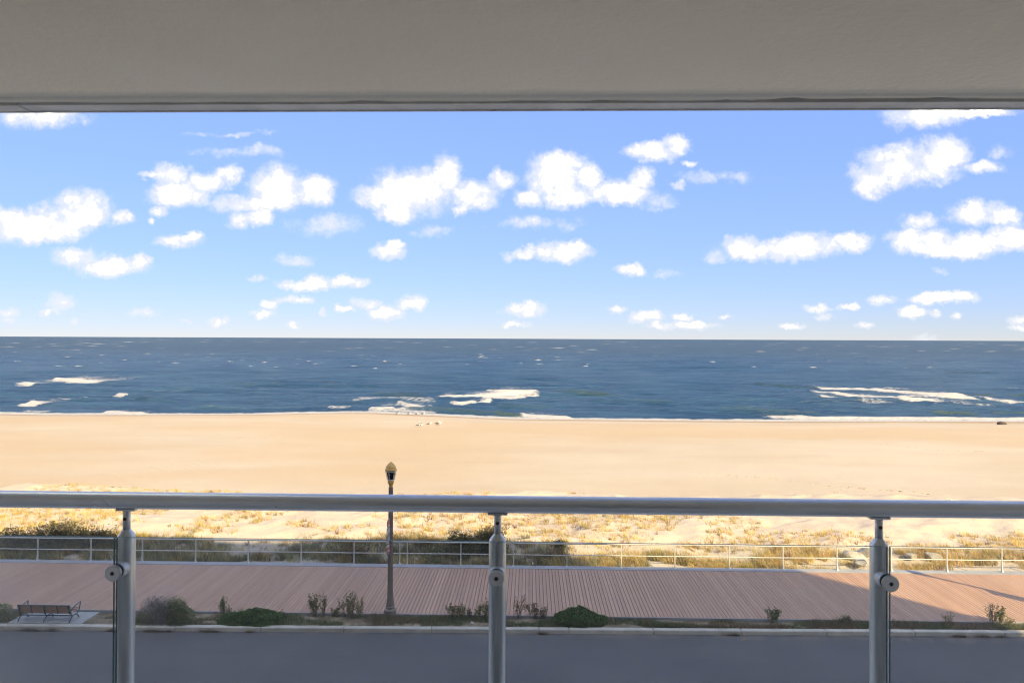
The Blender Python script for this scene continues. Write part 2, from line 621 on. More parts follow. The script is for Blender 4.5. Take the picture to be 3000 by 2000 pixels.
def asphalt_material():
    m, g, out = new_mat('asphalt')
    p = world_co(g)
    n = g.noise(p, 55.0, 3.0, 0.7)
    big = g.noise(p, 0.25, 5.0, 0.6)
    c = g.mix(g.smooth(big, 0.3, 0.7), (0.088, 0.088, 0.090, 1), (0.108, 0.107, 0.108, 1))
    c = g.mix(g.smooth(n, 0.66, 0.82), c, (0.11, 0.11, 0.11, 1))
    c = g.mix(g.smooth(g.noise(g.vec('MULTIPLY', p, (0.10, 0.55, 1.0)), 1.0, 4.0, 0.6), 0.52, 0.70, 0.0, 0.30), c, (0.135, 0.13, 0.12, 1))
    sx = g.n('ShaderNodeSeparateXYZ')
    g.put(sx.inputs[0], p)
    drift = g.math('MULTIPLY', g.smooth(sx.outputs[1], Y_KF - .55, Y_KF - .05), g.smooth(g.noise(p, 1.5, 5.0, 0.7), 0.42, 0.62))
    c = g.mix(g.math('MULTIPLY', drift, 0.45), c, (0.24, 0.205, 0.155, 1))
    vo = g.n('ShaderNodeTexVoronoi')
    g.put(vo.inputs['Vector'], p)
    vo.inputs['Scale'].default_value = 2.3
    spot = g.smooth(vo.outputs['Distance'], 0.02, 0.045, 1.0, 0.0)
    keep = g.smooth(g.noise(p, 1.7, 2.0), 0.5, 0.6)
    c = g.mix(g.math('MULTIPLY', g.math('MULTIPLY', spot, keep), 0.55), c, (0.35, 0.34, 0.32, 1))
    b = bsdf(g, c, 0.85, 0, 0.35, bump(g, n, 0.006))
    g.t.links.new(b.outputs[0], out.inputs[0])
    return m


def sand_material():
    m, g, out = new_mat('beach_sand')
    p = world_co(g)
    wet = g.n('ShaderNodeAttribute')
    wet.attribute_name = 'wet'
    st = g.vec('MULTIPLY', p, (0.05, 0.10, 1.0))
    big = g.noise(st, 1.0, 5.0, 0.55)
    c = g.ramp(big, [(0.25, (0.36, 0.30, 0.222)), (0.45, (0.388, 0.334, 0.256)), (0.6, (0.408, 0.36, 0.286)), (0.8, (0.42, 0.38, 0.316))])
    c = g.mix(g.smooth(g.noise(g.vec('MULTIPLY', p, (0.018, 0.03, 1.0)), 1.0, 3.0), 0.36, 0.62, 0.0, 0.75), c, (0.385, 0.30, 0.195, 1))
    spz = g.n('ShaderNodeSeparateXYZ')
    g.put(spz.inputs[0], p)
    c = g.mix(g.smooth(spz.outputs[1], 53.0, 47.0, 0.0, 0.85), c, (0.45, 0.395, 0.325, 1))      # loose pale dune sand
    tr = g.n('ShaderNodeTexWave', wave_type='BANDS', bands_direction='Y')
    g.put(tr.inputs['Vector'], g.vec('MULTIPLY', p, (0.008, 0.10, 0.0)))
    tr.inputs['Scale'].default_value = 3.0
    tr.inputs['Distortion'].default_value = 3.0
    tr.inputs['Detail'].default_value = 3.0
    c = g.mix(g.math('MULTIPLY', g.smooth(tr.outputs['Fac'], 0.75, 0.98), 0.08), c, (0.36, 0.27, 0.18, 1))
    c = g.mix(g.math('MULTIPLY', wet.outputs['Fac'], 0.8), c, (0.20, 0.135, 0.085, 1))
    fine = g.noise(p, 7.0, 6.0, 0.65)
    rp = g.n('ShaderNodeTexWave', wave_type='BANDS', bands_direction='DIAGONAL')
    g.put(rp.inputs['Vector'], p)
    rp.inputs['Scale'].default_value = 0.55
    rp.inputs['Distortion'].default_value = 5.0
    rp.inputs['Detail'].default_value = 2.5
    rp.inputs['Detail Scale'].default_value = 1.4
    patch = g.smooth(g.noise(p, 0.055, 3.0), 0.52, 0.68)
    h = g.math('MULTIPLY_ADD', g.math('MULTIPLY', rp.outputs['Fac'], patch), 0.7, fine)
    b = bsdf(g, c, 0.92, 0, 0.2, bump(g, h, 0.05))
    g.t.links.new(b.outputs[0], out.inputs[0])
    return m


def soil_material():
    m, g, out = new_mat('sandy_soil')
    p = world_co(g)
    n = g.noise(p, 1.6, 6.0, 0.65)
    c = g.ramp(n, [(0.3, (0.12, 0.095, 0.06)), (0.5, (0.22, 0.175, 0.115)), (0.62, (0.36, 0.30, 0.21)), (0.75, (0.46, 0.40, 0.30))])
    b = bsdf(g, c, 0.95, 0, 0.2, bump(g, g.noise(p, 22, 5.0, 0.7), 0.03))
    g.t.links.new(b.outputs[0], out.inputs[0])
    return m


def ocean_material():
    m, g, out = new_mat('sea_water')
    p = world_co(g)
    fo = g.n('ShaderNodeAttribute')
    fo.attribute_name = 'foam'
    gr = g.n('ShaderNodeAttribute')
    gr.attribute_name = 'shallow'
    st = g.vec('MULTIPLY', p, (0.55, 1.0, 1.0))
    a = g.noise(st, 1.3, 6.0, 0.65)
    b2 = g.noise(g.vec('MULTIPLY', p, (0.05, 0.12, 0.1)), 1.0, 5.0, 0.6)
    chop = g.noise(g.vec('MULTIPLY', p, (0.055, 0.34, 1.0)), 1.0, 5.0, 0.62)
    nrm = bump(g, g.math('MULTIPLY_ADD', chop, 4.0, a), 0.42)
    far = g.mix(g.smooth(b2, 0.35, 0.65), (0.011, 0.043, 0.088, 1), (0.026, 0.071, 0.124, 1))
    c = g.mix(gr.outputs['Fac'], far, (0.045, 0.075, 0.048, 1))
    # a choppy sea never mirrors as strongly at grazing angles as flat water would
    df = g.n('ShaderNodeBsdfDiffuse')
    g.put(df.inputs[0], c)
    g.put(df.inputs['Normal'], nrm)
    gl = g.n('ShaderNodeBsdfGlossy')
    sy3 = g.n('ShaderNodeSeparateXYZ')
    g.put(sy3.inputs[0], p)
    g.put(gl.inputs['Roughness'], g.smooth(sy3.outputs[1], 140.0, 900.0, 0.14, 0.48))
    g.put(gl.inputs['Normal'], nrm)
    fr = g.n('ShaderNodeFresnel')
    fr.inputs[0].default_value = 1.33
    g.put(fr.inputs['Normal'], nrm)
    w = g.n('ShaderNodeMixShader')
    g.put(w.inputs[0], g.math('MINIMUM', fr.outputs[0], g.smooth(sy3.outputs[1], 140.0, 900.0, 0.38, 0.15)))
    g.t.links.new(df.outputs[0], w.inputs[1])
    g.t.links.new(gl.outputs[0], w.inputs[2])
    fn = g.noise(g.vec('MULTIPLY', p, (0.6, 1.0, 1.0)), 1.9, 8.0, 0.74)
    ff = g.math('ADD', fo.outputs['Fac'], g.math('MULTIPLY', g.math('SUBTRACT', fn, 0.5), 2.2))
    fac = g.smooth(ff, 0.34, 1.0)
    fb = bsdf(g, (0.42, 0.42, 0.41), 0.9, 0, 0.2, bump(g, fn, 0.35))
    mx = g.n('ShaderNodeMixShader')
    g.put(mx.inputs[0], fac)
    g.t.links.new(w.outputs[0], mx.inputs[1])
    g.t.links.new(fb.outputs[0], mx.inputs[2])
    g.t.links.new(mx.outputs[0], out.inputs[0])
    return m


def glass_material():
    m, g, out = new_mat('balustrade_glass')
    tr = g.n('ShaderNodeBsdfTransparent')
    tr.inputs[0].default_value = (0.968, 0.985, 0.978, 1)
    gl = g.n('ShaderNodeBsdfGlossy')
    gl.inputs['Roughness'].default_value = 0.015
    fr = g.n('ShaderNodeFresnel')
    fr.inputs[0].default_value = 1.5
    mx = g.n('ShaderNodeMixShader')
    g.put(mx.inputs[0], g.math('MULTIPLY', fr.outputs[0], 0.9))
    g.t.links.new(tr.outputs[0], mx.inputs[1])
    g.t.links.new(gl.outputs[0], mx.inputs[2])
    dirt_haze = g.n('ShaderNodeBsdfDiffuse')
    dirt_haze.inputs[0].default_value = (0.62, 0.68, 0.78, 1)  # streaky dirt film, tinted blue to paint a veil of haze over the pane
    p = world_co(g)
    film = g.noise(g.vec('MULTIPLY', p, (9.0, 1.0, 1.6)), 1.0, 5.0, 0.65)
    dm = g.n('ShaderNodeMixShader')
    g.put(dm.inputs[0], g.smooth(film, 0.35, 0.8, 0.012, 0.05))
    g.t.links.new(mx.outputs[0], dm.inputs[1])
    g.t.links.new(dirt_haze.outputs[0], dm.inputs[2])
    g.t.links.new(dm.outputs[0], out.inputs[0])
    return m


def soffit_material():
    m, g, out = new_mat('soffit_stucco')
    p = world_co(g)
    sep = g.n('ShaderNodeSeparateXYZ')
    g.put(sep.inputs[0], p)
    big = g.noise(p, 1.3, 4.0, 0.6)
    c = g.mix(g.smooth(big, 0.3, 0.7), (0.91, 0.82, 0.62, 1), (0.94, 0.86, 0.67, 1))
    # mildew that has grown in the damp strip beside the drip groove
    wob = g.math('MULTIPLY_ADD', g.noise(g.vec('MULTIPLY', p, (3.0, 8.0, 1.0)), 1.0, 5.0, 0.6), 0.06, sep.outputs[1])
    mil = g.smooth(wob, 2.335, 2.405)
    c = g.mix(g.math('MULTIPLY', mil, 0.5), c, (0.40, 0.43, 0.38, 1))
    fine = g.noise(p, 34.0, 5.0, 0.62)
    c = g.mix(g.smooth(g.noise(p, 9.0, 5.0, 0.7), 0.64, 0.78, 0.0, 0.22), c, (0.55, 0.48, 0.38, 1))
    b = bsdf(g, c, 0.92, 0, 0.15, bump(g, fine, 0.006))
    g.t.links.new(b.outputs[0], out.inputs[0])
    return m


def banner_material():
    m, g, out = new_mat('banner_cloth')
    sep = g.n('ShaderNodeSeparateXYZ')
    g.put(sep.inputs[0], obj_co(g))
    t = g.math('DIVIDE', g.math('SUBTRACT', sep.outputs[2], 2.45), 1.30)
    nd = g.ramp(t, [(0, (0.40, 0.10, 0.08)), (0.09, (0.48, 0.45, 0.43)), (0.13, (0.42, 0.11, 0.09)), (0.23, (0.50, 0.47, 0.45)),
                    (0.29, (0.16, 0.16, 0.19)), (0.34, (0.40, 0.38, 0.35)), (0.48, (0.22, 0.21, 0.19)), (0.60, (0.44, 0.42, 0.38)),
                    (0.74, (0.15, 0.15, 0.18)), (0.78, (0.50, 0.47, 0.45)), (0.83, (0.46, 0.15, 0.12)), (0.96, (0.12, 0.12, 0.16))])
    nd.node.color_ramp.interpolation = 'CONSTANT'
    b = bsdf(g, nd, 0.8)
    g.t.links.new(b.outputs[0], out.inputs[0])
    return m


M['plank'] = plank_material()
Y_KF, Y_KB = 26.58, 26.82            # kerb front and back
M['asphalt'] = asphalt_material()
M['sand'] = sand_material()
M['soil'] = soil_material()
M['sea'] = ocean_material()
M['glass'] = glass_material()
M['glass_edge'] = simple('glass_green_edge', (0.08, 0.17, 0.15), 0.45, 0, 0.2, 8.0, spec=0.12)
M['soffit'] = soffit_material()
M['banner'] = banner_material()
M['crack'] = simple('groove_dirt', (0.035, 0.032, 0.028), 0.95, 0, 0.4, 9.0)

# ------------------------------------------------------------------ layout of the ground
Y_BW0, Y_BW1 = 27.66, 33.27          # planks
Y_EDGE = 33.74                       # outer side of the far edge board
Z_ROAD, Z_KERB, Z_SOIL = -0.235, -0.08, -0.10
KS = 0.019                           # the kerb closes in on the boardwalk towards the right


def kb(x):
    return Y_KB + KS * x


def kf(x):
    return Y_KF + KS * x


SEA = -3.2

SHORE_PX = [(-700, 1206), (0, 1212), (100, 1215), (250, 1215), (450, 1215), (750, 1214), (900, 1211), (1000, 1209), (1100, 1209),
            (1300, 1218), (1400, 1223), (1500, 1227), (1700, 1229), (2000, 1232), (2300, 1234), (2600, 1234), (3000, 1235), (3700, 1240)]
_sh = [at(px, py, SEA) for px, py in SHORE_PX]
SHX = np.array([-3000] + [p.x for p in _sh] + [3000.])
SHY = np.array([_sh[0].y] + [p.y for p in _sh] + [_sh[-1].y])


def shore_y(x):
    return np.interp(x, SHX, SHY)


def sand_z(x, y):
    x = np.asarray(x, float)
    y = np.asarray(y, float)
    sy = shore_y(x)
    hum = fbm(x * 0.22, y * 0.3, 5, 4) * 0.55 + fbm(x * 0.9, y * 1.1, 9, 3) * 0.16
    dune = -0.28 + 0.42 * sstep(y, 34.2, 38.5) + 0.12 * sstep(y, 38, 45)
    dune = dune + hum * sstep(y, 33.9, 36.5)
    fore = -1.0 - (y - 55) * 0.016 + fbm(x * 0.03, y * 0.06, 21, 3) * 0.22 + fbm(x * 0.35, y * 0.5, 27, 3) * 0.05
    edge = 48.6 + 2.0 * fbm(x * 0.12, y * 0 + 3.1, 31, 3)
    b = sstep(y, edge - 1.0, edge + 5.0)
    z = dune * (1 - b) + fore * b
    face = SEA + (sy - y) * 0.075
    w = sstep(y, sy - 26, sy - 8)
    z = z * (1 - w) + np.minimum(np.maximum(face, SEA - 1.5), z + 0.3) * w
    return np.where(y < 33.8, -0.30, z)


def build_ground():
    mb = MB().box(-400, 400, -300, 2.0, -0.9, -0.30)
    struct(obj('ground', mb, M['soil']))
    struct(obj('bounce_apron', MB().bbox(-200, 200, 2.9, 16.0, -0.9, Z_ROAD + .15, .02), M['bounce_apron']))  # unseen pale apron, added to bounce light up onto the balcony ceiling
    mb = MB().box(-400, 400, 2.0, Y_KF + 0.65, -0.9, Z_ROAD)
    struct(obj('road', mb, M['asphalt']))
    # beach and dunes: one sheet, finer near the boardwalk
    ys = np.concatenate([np.arange(26.9, 33.5, 1.5), np.arange(33.7, 52, 0.16), np.arange(52, 110, 0.6), np.arange(110, 150, 0.7)])
    xs = np.concatenate([np.arange(-420, -60, 8.0), np.arange(-60, -34, 1.0), np.arange(-34, 34, 0.17),
                         np.arange(34, 60, 1.0), np.arange(60, 421, 8.0)])
    X, Y = np.meshgrid(xs, ys)
    Z = sand_z(X, Y)
    sy = shore_y(X)
    wet = sstep(Y, sy - 9.0 + 5 * fbm(X * 0.05, Y * 0.1, 41, 3), sy - 0.5) * 0.9
    wet = np.maximum(wet, 0.55 * sstep(fbm(X * 0.035, Y * 0.22, 45, 3), 0.28, 0.5) * sstep(Y, sy - 22, sy - 12))
    me = np_mesh('beach', np.stack([X.ravel(), Y.ravel(), Z.ravel()], 1), grid(len(xs), len(ys)), M['sand'],
                 attrs={'wet': wet.ravel()}, smooth=True)
    struct(link('beach', me))
    # strip of soil between kerb and boardwalk
    xs = np.arange(-60, 60, 0.12)
    ys = np.linspace(0, 1, 12)
    X, T = np.meshgrid(xs, ys)
    Y = kb(X) - .03 + (Y_BW0 + .1 - kb(X)) * T
    Z = Z_SOIL + fbm(X * 1.3, Y * 1.6, 3, 4) * 0.05 - 0.01
    me = np_mesh('planting_strip', np.stack([X.ravel(), Y.ravel(), Z.ravel()], 1), grid(len(xs), len(ys)), M['soil'], smooth=True)
    struct(link('planting_strip', me))


build_ground()


def build_ocean():
    # distance rows grow with range; columns fan out
    rows = [118.0]
    while rows[-1] < 60000:
        r = rows[-1]
        k = 0.0030 if r < 260 else (0.0055 if r < 700 else (0.012 if r < 5000 else 0.06))
        rows.append(r * (1 + k))
    rows = np.array(rows)
    tn = np.linspace(-1.25, 1.25, 760)
    X = rows[:, None] * tn[None, :] * 1.0
    Y = np.repeat(rows[:, None], len(tn), 1)
    r = Y
    cell = np.maximum(np.gradient(rows)[:, None] * np.ones_like(X), r * (tn[1] - tn[0]))
    amp_mod = 0.75 + 0.9 * fbm(X * 0.012, Y * 0.02, 51, 3)
    sy = shore_y(X)
    off = Y - sy
    shoal = sstep(off, 0.5, 26)
    Z = np.zeros_like(X)
    rg = np.random.default_rng(5)
    nw = 34
    for i in range(nw):
        lam = 1.5 * (26.0 / 1.5) ** (i / (nw - 1))
        ang = rg.normal(0, 0.55 if lam < 5 else 0.13) - 0.03
        kx, ky = math.sin(ang) * 2 * math.pi / lam, math.cos(ang) * 2 * math.pi / lam
        a = 0.0125 * lam ** 0.92 * rg.uniform(0.6, 1.25) * (1.0 if lam < 5 else 0.6)
        ph = kx * X + ky * Y + rg.uniform(0, 6.28) + 1.6 * fbm(X * 0.6 / lam, Y * 0.6 / lam, 60 + i, 2)
        s = np.sin(ph)
        Z += a * np.clip(lam / cell / 3.0 - 0.8, 0, 1) * (s + 0.25 * np.cos(2 * ph))
    Z *= amp_mod * shoal
    foam = np.zeros_like(X)
    green = np.zeros_like(X)

    def breaker(pts, wpx, inten=1.0, lift=0.5, seed=0, taper=0.12, body=0.0):
        """foam along a line given by bearings; wpx is its depth on the water in pixels"""
        P = [at(px, py, SEA) for px, py in pts]
        px_ = np.array([p.x for p in P])
        py_ = np.array([p.y for p in P])
        yl = np.interp(X, px_, py_)
        yl = yl + 1.1 * fbm(X * 0.28, X * 0 + seed, 70 + seed, 4)
        span = px_[-1] - px_[0]
        u = (X - px_[0]) / span
        end = sstep(u, -0.02, taper) * (1 - sstep(u, 1 - taper, 1.02))
        w = wpx * py_.mean() ** 2 / (13.6 * FPX)
        w = 0.62 * w * (0.75 + 0.9 * (0.5 + fbm(X * 0.2, X * 0 + 2.2, 90 + seed, 3))) * (0.5 + 0.5 * end)
        d = (Y - yl) / np.maximum(w, 0.15)
        # sharp towards the shore, ragged trail out to sea
        f = np.where(d < 0, np.exp(-(d * 2.4) ** 2), np.maximum(np.exp(-(d * 1.15) ** 2), .55 * np.exp(-(d * .5) ** 2))) * end * inten * .97
        np.maximum(foam, f, out=foam)
        dd = Y - yl - 0.5
        wall = np.where(dd < 0, np.exp(-(dd / 0.75) ** 2), np.exp(-(dd / 2.8) ** 2)) * end
        np.add(Z, 0.8 * lift * wall, out=Z)

    def swell(pts, lift=0.55, width=2.2, col=0.55):
        P = [at(px, py, SEA) for px, py in pts]
        px_ = np.array([p.x for p in P])
        py_ = np.array([p.y for p in P])
        yl = np.interp(X, px_, py_)
        u = (X - px_[0]) / (px_[-1] - px_[0])
        end = sstep(u, 0, 0.25) * (1 - sstep(u, 0.75, 1))
        d = (Y - yl) / width
        np.add(Z, lift * end * np.where(d < 0, np.exp(-(d * 1.8) ** 2), np.exp(-(d * .8) ** 2)), out=Z)
        g_ = np.exp(-((Y - yl + 0.8) / 1.4) ** 2) * end * col
        np.maximum(green, g_, out=green)

    B = breaker
    B([(52, 1120), (85, 1128), (125, 1130), (165, 1120), (225, 1117)], 7, 1.0, .35, 1)
    B([(148, 1110), (200, 1114), (262, 1121), (315, 1119)], 12, 1.15, .7, 2)
    B([(74, 1180), (108, 1186), (155, 1180)], 11, 1.1, .6, 3)
    B([(340, 1163), (362, 1167), (380, 1164)], 8, .95, .5, 4)
    B([(1268, 1160), (1330, 1164), (1400, 1158), (1480, 1154), (1585, 1150)], 13, 1.2, .6, 5)
    B([(1412, 1146), (1480, 1147), (1588, 1149)], 10, 1.1, .4, 6)
    B([(1400, 1166), (1500, 1168), (1560, 1160), (1588, 1152)], 12, 1.1, .3, 26)
    B([(1312, 1180), (1345, 1186), (1380, 1181), (1450, 1172)], 10, 1.0, .5, 7)
    B([(1075, 1199), (1110, 1202), (1160, 1199)], 8, 1.0, .6, 8)
    B([(1160, 1176), (1195, 1190), (1250, 1198)], 13, .95, .5, 9)
    B([(1010, 1172), (1150, 1168), (1290, 1175)], 9, .62, .1, 10)
    B([(1100, 1190), (1200, 1184), (1280, 1192)], 10, .6, .1, 11)
    B([(2395, 1138), (2550, 1144), (2700, 1153), (2840, 1158)], 8, 1.1, .6, 12, .05)
    B([(2375, 1148), (2480, 1157), (2640, 1165), (2870, 1172)], 9, 1.1, .45, 13, .05)
    B([(2400, 1159), (2580, 1170), (2760, 1179), (2900, 1182)], 8, 1.05, .4, 14, .05)
    B([(2850, 1168), (2930, 1174), (3040, 1178)], 7, .8, .3, 15)
    B([(2500, 1176), (2700, 1184), (2940, 1196)], 9, .62, .1, 16)
    B([(2560, 1136), (2690, 1140)], 4, .6, .15, 17)
    B([(2900, 1135), (3010, 1142)], 5, .6, .1, 18)
    B([(60, 1205), (110, 1207), (150, 1206)], 5, .7, .2, 19)
    B([(1515, 1216), (1575, 1222), (1680, 1227)], 12, 1.1, .5, 20)
    B([(300, 1207), (340, 1211), (420, 1213)], 8, 1.0, .4, 21)
    B([(2230, 1222), (2400, 1228), (2700, 1229), (3060, 1231)], 9, 1.05, .45, 22, .05)
    B([(1060, 1203), (1160, 1203), (1290, 1212)], 9, .8, .2, 23)
    B([(0, 1176), (110, 1170), (200, 1171), (330, 1160)], 3, .55, .1, 24)
    B([(960, 1192), (990, 1196), (1030, 1194)], 5, .7, .2, 25)
    for pts, l, c in (([(1110, 1205), (1210, 1199), (1330, 1204), (1500, 1218)], .6, .45), ([(1430, 1210), (1500, 1217), (1545, 1220)], .5, .95),
                      ([(1060, 1152), (1170, 1157), (1275, 1159)], .7, .3), ([(1600, 1148), (1700, 1152), (1830, 1156)], .6, .5),
                      ([(2170, 1125), (2300, 1132), (2420, 1138)], .6, .5), ([(2830, 1157), (2920, 1161), (3050, 1166)], .8, .95),
                      ([(2700, 1205), (2790, 1209), (2880, 1214)], .5, .95), ([(2880, 1206), (2960, 1208), (3060, 1210)], .5, .9),
                      ([(2740, 1090), (2830, 1092), (2960, 1095)], .6, .4), ([(2240, 1160), (2320, 1163), (2390, 1164)], .5, .2),
                      ([(2050, 1198), (2250, 1204), (2450, 1208)], .45, .2), ([(640, 1125), (700, 1127), (760, 1131)], .6, .1),
                      ([(910, 1116), (980, 1120), (1060, 1124)], .6, .1), ([(1420, 1185), (1520, 1190), (1640, 1192)], .55, .2),
                      ([(360, 1165), (430, 1170), (520, 1178)], .5, .1), ([(300, 1118), (340, 1120), (400, 1122)], .5, .1),
                      ([(2200, 1206), (2290, 1217), (2380, 1222)], .3, .7), ([(130, 1181), (180, 1186), (240, 1188)], .5, .2),
                      ([(550, 1192), (640, 1195), (740, 1197)], .4, .1), ([(1700, 1172), (1850, 1176), (2000, 1180)], .4, .15)):
        swell(pts, l, 2.2, c)
    # swash running up the sand
    wsw = np.interp(X, SHX, np.array([3.0] * len(SHX)))
    wsw = 1.6 + 1.6 * (0.5 + fbm(X * 0.07, X * 0, 101, 3)) + 1.0 * fbm(X * 0.5, X * 0, 105, 3)
    s = np.where(off < wsw, 1.0, np.exp(-((off - wsw) / 1.2) ** 2)) * sstep(off, -1.3, -0.5)
    foam = np.maximum(foam, s * 0.95)
    # whitecaps out to sea
    rg = np.random.default_rng(9)
    for i in range(190):
        py = 993.5 + rg.uniform(0.09, 1.0) ** 1.9 * 88 + 3.5
        px = rg.uniform(-200, 3200)
        hy = 985 + 13 * px / 3000
        P = at(px, py - 991.5 + hy, SEA)
        lx = rg.uniform(1.2, 4.2) * (1 + P.y / 1500)
        j0, j1 = np.searchsorted(rows, (P.y * 0.93, P.y * 1.07))
        c0, c1 = np.searchsorted(tn, ((P.x - 3 * lx) / P.y, (P.x + 3 * lx) / P.y))
        c0, c1 = max(c0 - 3, 0), min(c1 + 3, len(tn))
        if c1 <= c0:
            continue
        xx, yy = X[j0:j1, c0:c1], Y[j0:j1, c0:c1]
        ly = np.maximum(1.6, cell[j0:j1, c0:c1] * 0.9)
        lxx = np.maximum(lx * 0.5, cell[j0:j1, c0:c1] * 0.8)
        e = np.exp(-((xx - P.x) / lxx) ** 2 - ((yy - P.y - 0.25 * (xx - P.x)) / ly) ** 2)
        foam[j0:j1, c0:c1] = np.maximum(foam[j0:j1, c0:c1], e * rg.uniform(.75, 1.15))
        Z[j0:j1, c0:c1] += e * rg.uniform(0.3, 0.8) * (1 + P.y / 2500)
    Z = Z * sstep(off, -3, 4) + SEA + 0.05 * sstep(off, 3, -1.5)
    V = np.stack([X.ravel(), Y.ravel(), Z.ravel()], 1)
    me = np_mesh('ocean', V, grid(len(tn), len(rows)), M['sea'], attrs={'foam': foam.ravel(), 'shallow': green.ravel()}, smooth=True)
    struct(link('ocean', me))


build_ocean()

# ------------------------------------------------------------------ kerb, boardwalk
def build_kerb():
    joints = [-480, -235, 10, 260, 510, 763, 1005, 1263, 1579, 1667, 1915, 2174, 2423, 2683, 2944, 3200, 3450]
    xs = []
    for px in joints:
        d = ray(px, 1835)
        xs.append(d.x / d.y * Y_KF / (1 - KS * d.x / d.y))
    base = struct(obj('kerb', MB().box(-60, 60, Y_KF + 0.03, Y_KB - 0.012, -0.6, -0.17), M['under']))
    base.rotation_euler = (0, 0, math.atan(KS))
    base.location = (Y_KF * math.sin(math.atan(KS)), Y_KF * (1 - math.cos(math.atan(KS))), 0)
    for i in range(len(xs) - 1):
        g = 0.008
        mb = MB().bbox(xs[i] + g, xs[i + 1] - g, Y_KF, Y_KB, -0.5, Z_KERB + random.uniform(-.006, .004), 0.022)
        obj('kerb_stone', mb, M['kerb'], base)
    for a, b in ((-60, xs[0]), (xs[-1], 60)):
        obj('kerb_stone', MB().bbox(a + .008, b - .008, Y_KF, Y_KB, -0.5, Z_KERB, 0.022), M['kerb'], base)


build_kerb()


def build_boardwalk():
    base = struct(obj('boardwalk', MB().box(-80, 80, Y_BW0 + 0.06, Y_EDGE - 0.05, -0.28, -0.045), M['under']))
    obj('fascia_board', MB().box(-80, 80, Y_BW0 - 0.005, Y_BW0 + 0.035, -0.2, -0.004), M['edge_board'], base)
    obj('edge_board', MB().bbox(-80, 80, Y_BW1 + 0.008, Y_EDGE, -0.25, 0.012, 0.006), M['edge_board'], base)
    pitch, gap = 0.1455, 0.015
    L = Y_BW1 - Y_BW0 - 0.045
    me = MB().bbox(-pitch / 2 + gap / 2, pitch / 2 - gap / 2, 0, L, -0.034, 0, 0.004).mesh('plank')
    me.materials.append(M['plank'])
    x0 = at_y(0, 1660, Y_BW1).x
    x1 = at_y(3000, 1660, Y_BW1).x
    n = 300
    start = (x0 + x1) / 2 - n * pitch / 2
    for i in range(n):
        o = link('plank', me, base, (start + (i + .5) * pitch, Y_BW0 + 0.04, random.uniform(-.0025, .001)))
        o.rotation_euler = (0, random.uniform(-.006, .006), random.uniform(-.0006, .0006))
    mb = MB()
    for side in (-1, 1):
        for i in range(220):
            x = (start - (i + .5) * pitch) if side < 0 else (start + (n + i + .5) * pitch)
            mb.box(x - pitch / 2 + gap / 2, x + pitch / 2 - gap / 2, Y_BW0 + .04, Y_BW0 + .04 + L, -0.034, random.uniform(-.002, .001))
    struct(obj('outlying_planks', mb, M['plank'], base), 'stuff')


build_boardwalk()


def build_walk_railing():
    root = thing('boardwalk_railing', (0, Y_EDGE - 0.13, 0.0), 'long pale two-rail metal railing along the far edge of the boardwalk', 'railing')
    Yr = Y_EDGE - 0.13
    xs = [at_y(px, 1657, Yr).x for px in (-205, -45, 110, 266, 417, 573, 727, 882, 1037, 1171, 1193, 1350, 1504, 1661, 1820, 1977, 2137, 2294, 2452, 2611, 2774, 2935, 3095, 3255)]
    mb = MB()
    # flat plate post: straight above, foot swept towards the walk
    prof = [(0.0, 1.04, .022), (0.0, .55, .024), (-.005, .30, .028), (-.022, .12, .040), (-.055, .012, .055)]
    left = [(-w + c, z) for c, z, w in prof]
    right = [(w + c * .4, z) for c, z, w in prof]
    t = .022
    vs, fs = [], []
    for (a, b) in zip(left, right):
        vs += [(-t, a[0], a[1]), (t, a[0], a[1]), (t, b[0], b[1]), (-t, b[0], b[1])]
    for i in range(len(prof) - 1):
        for k in range(4):
            q = (k + 1) % 4
            fs.append((i * 4 + k, i * 4 + q, i * 4 + 4 + q, i * 4 + 4 + k))
    fs.append((0, 1, 2, 3))
    mb.add(vs, fs)
    mb.box(-.06, .06, -.10, .075, .012, .024)
    pm = mb.mesh('post')
    pm.materials.append(M['walk_rail'])
    for x in xs:
        link('post', pm, root, (x, 0, 0))
    sag = lambda z: [(x, 0, z + (0.004 if i % 2 else -.004) + random.uniform(-.006, .006)) for i, x in enumerate(np.linspace(-70, 70, 60))]
    obj('top_rail', MB().tube(sag(1.06), .030, 10), M['walk_rail'], root, True)
    obj('middle_rail', MB().tube(sag(.535), .021, 8), M['walk_rail'], root, True)


build_walk_railing()

# ------------------------------------------------------------------ street lamps
def oct_prof(prof, n=8):
    return MB().lathe(prof, n, 0, 0, math.pi / n)


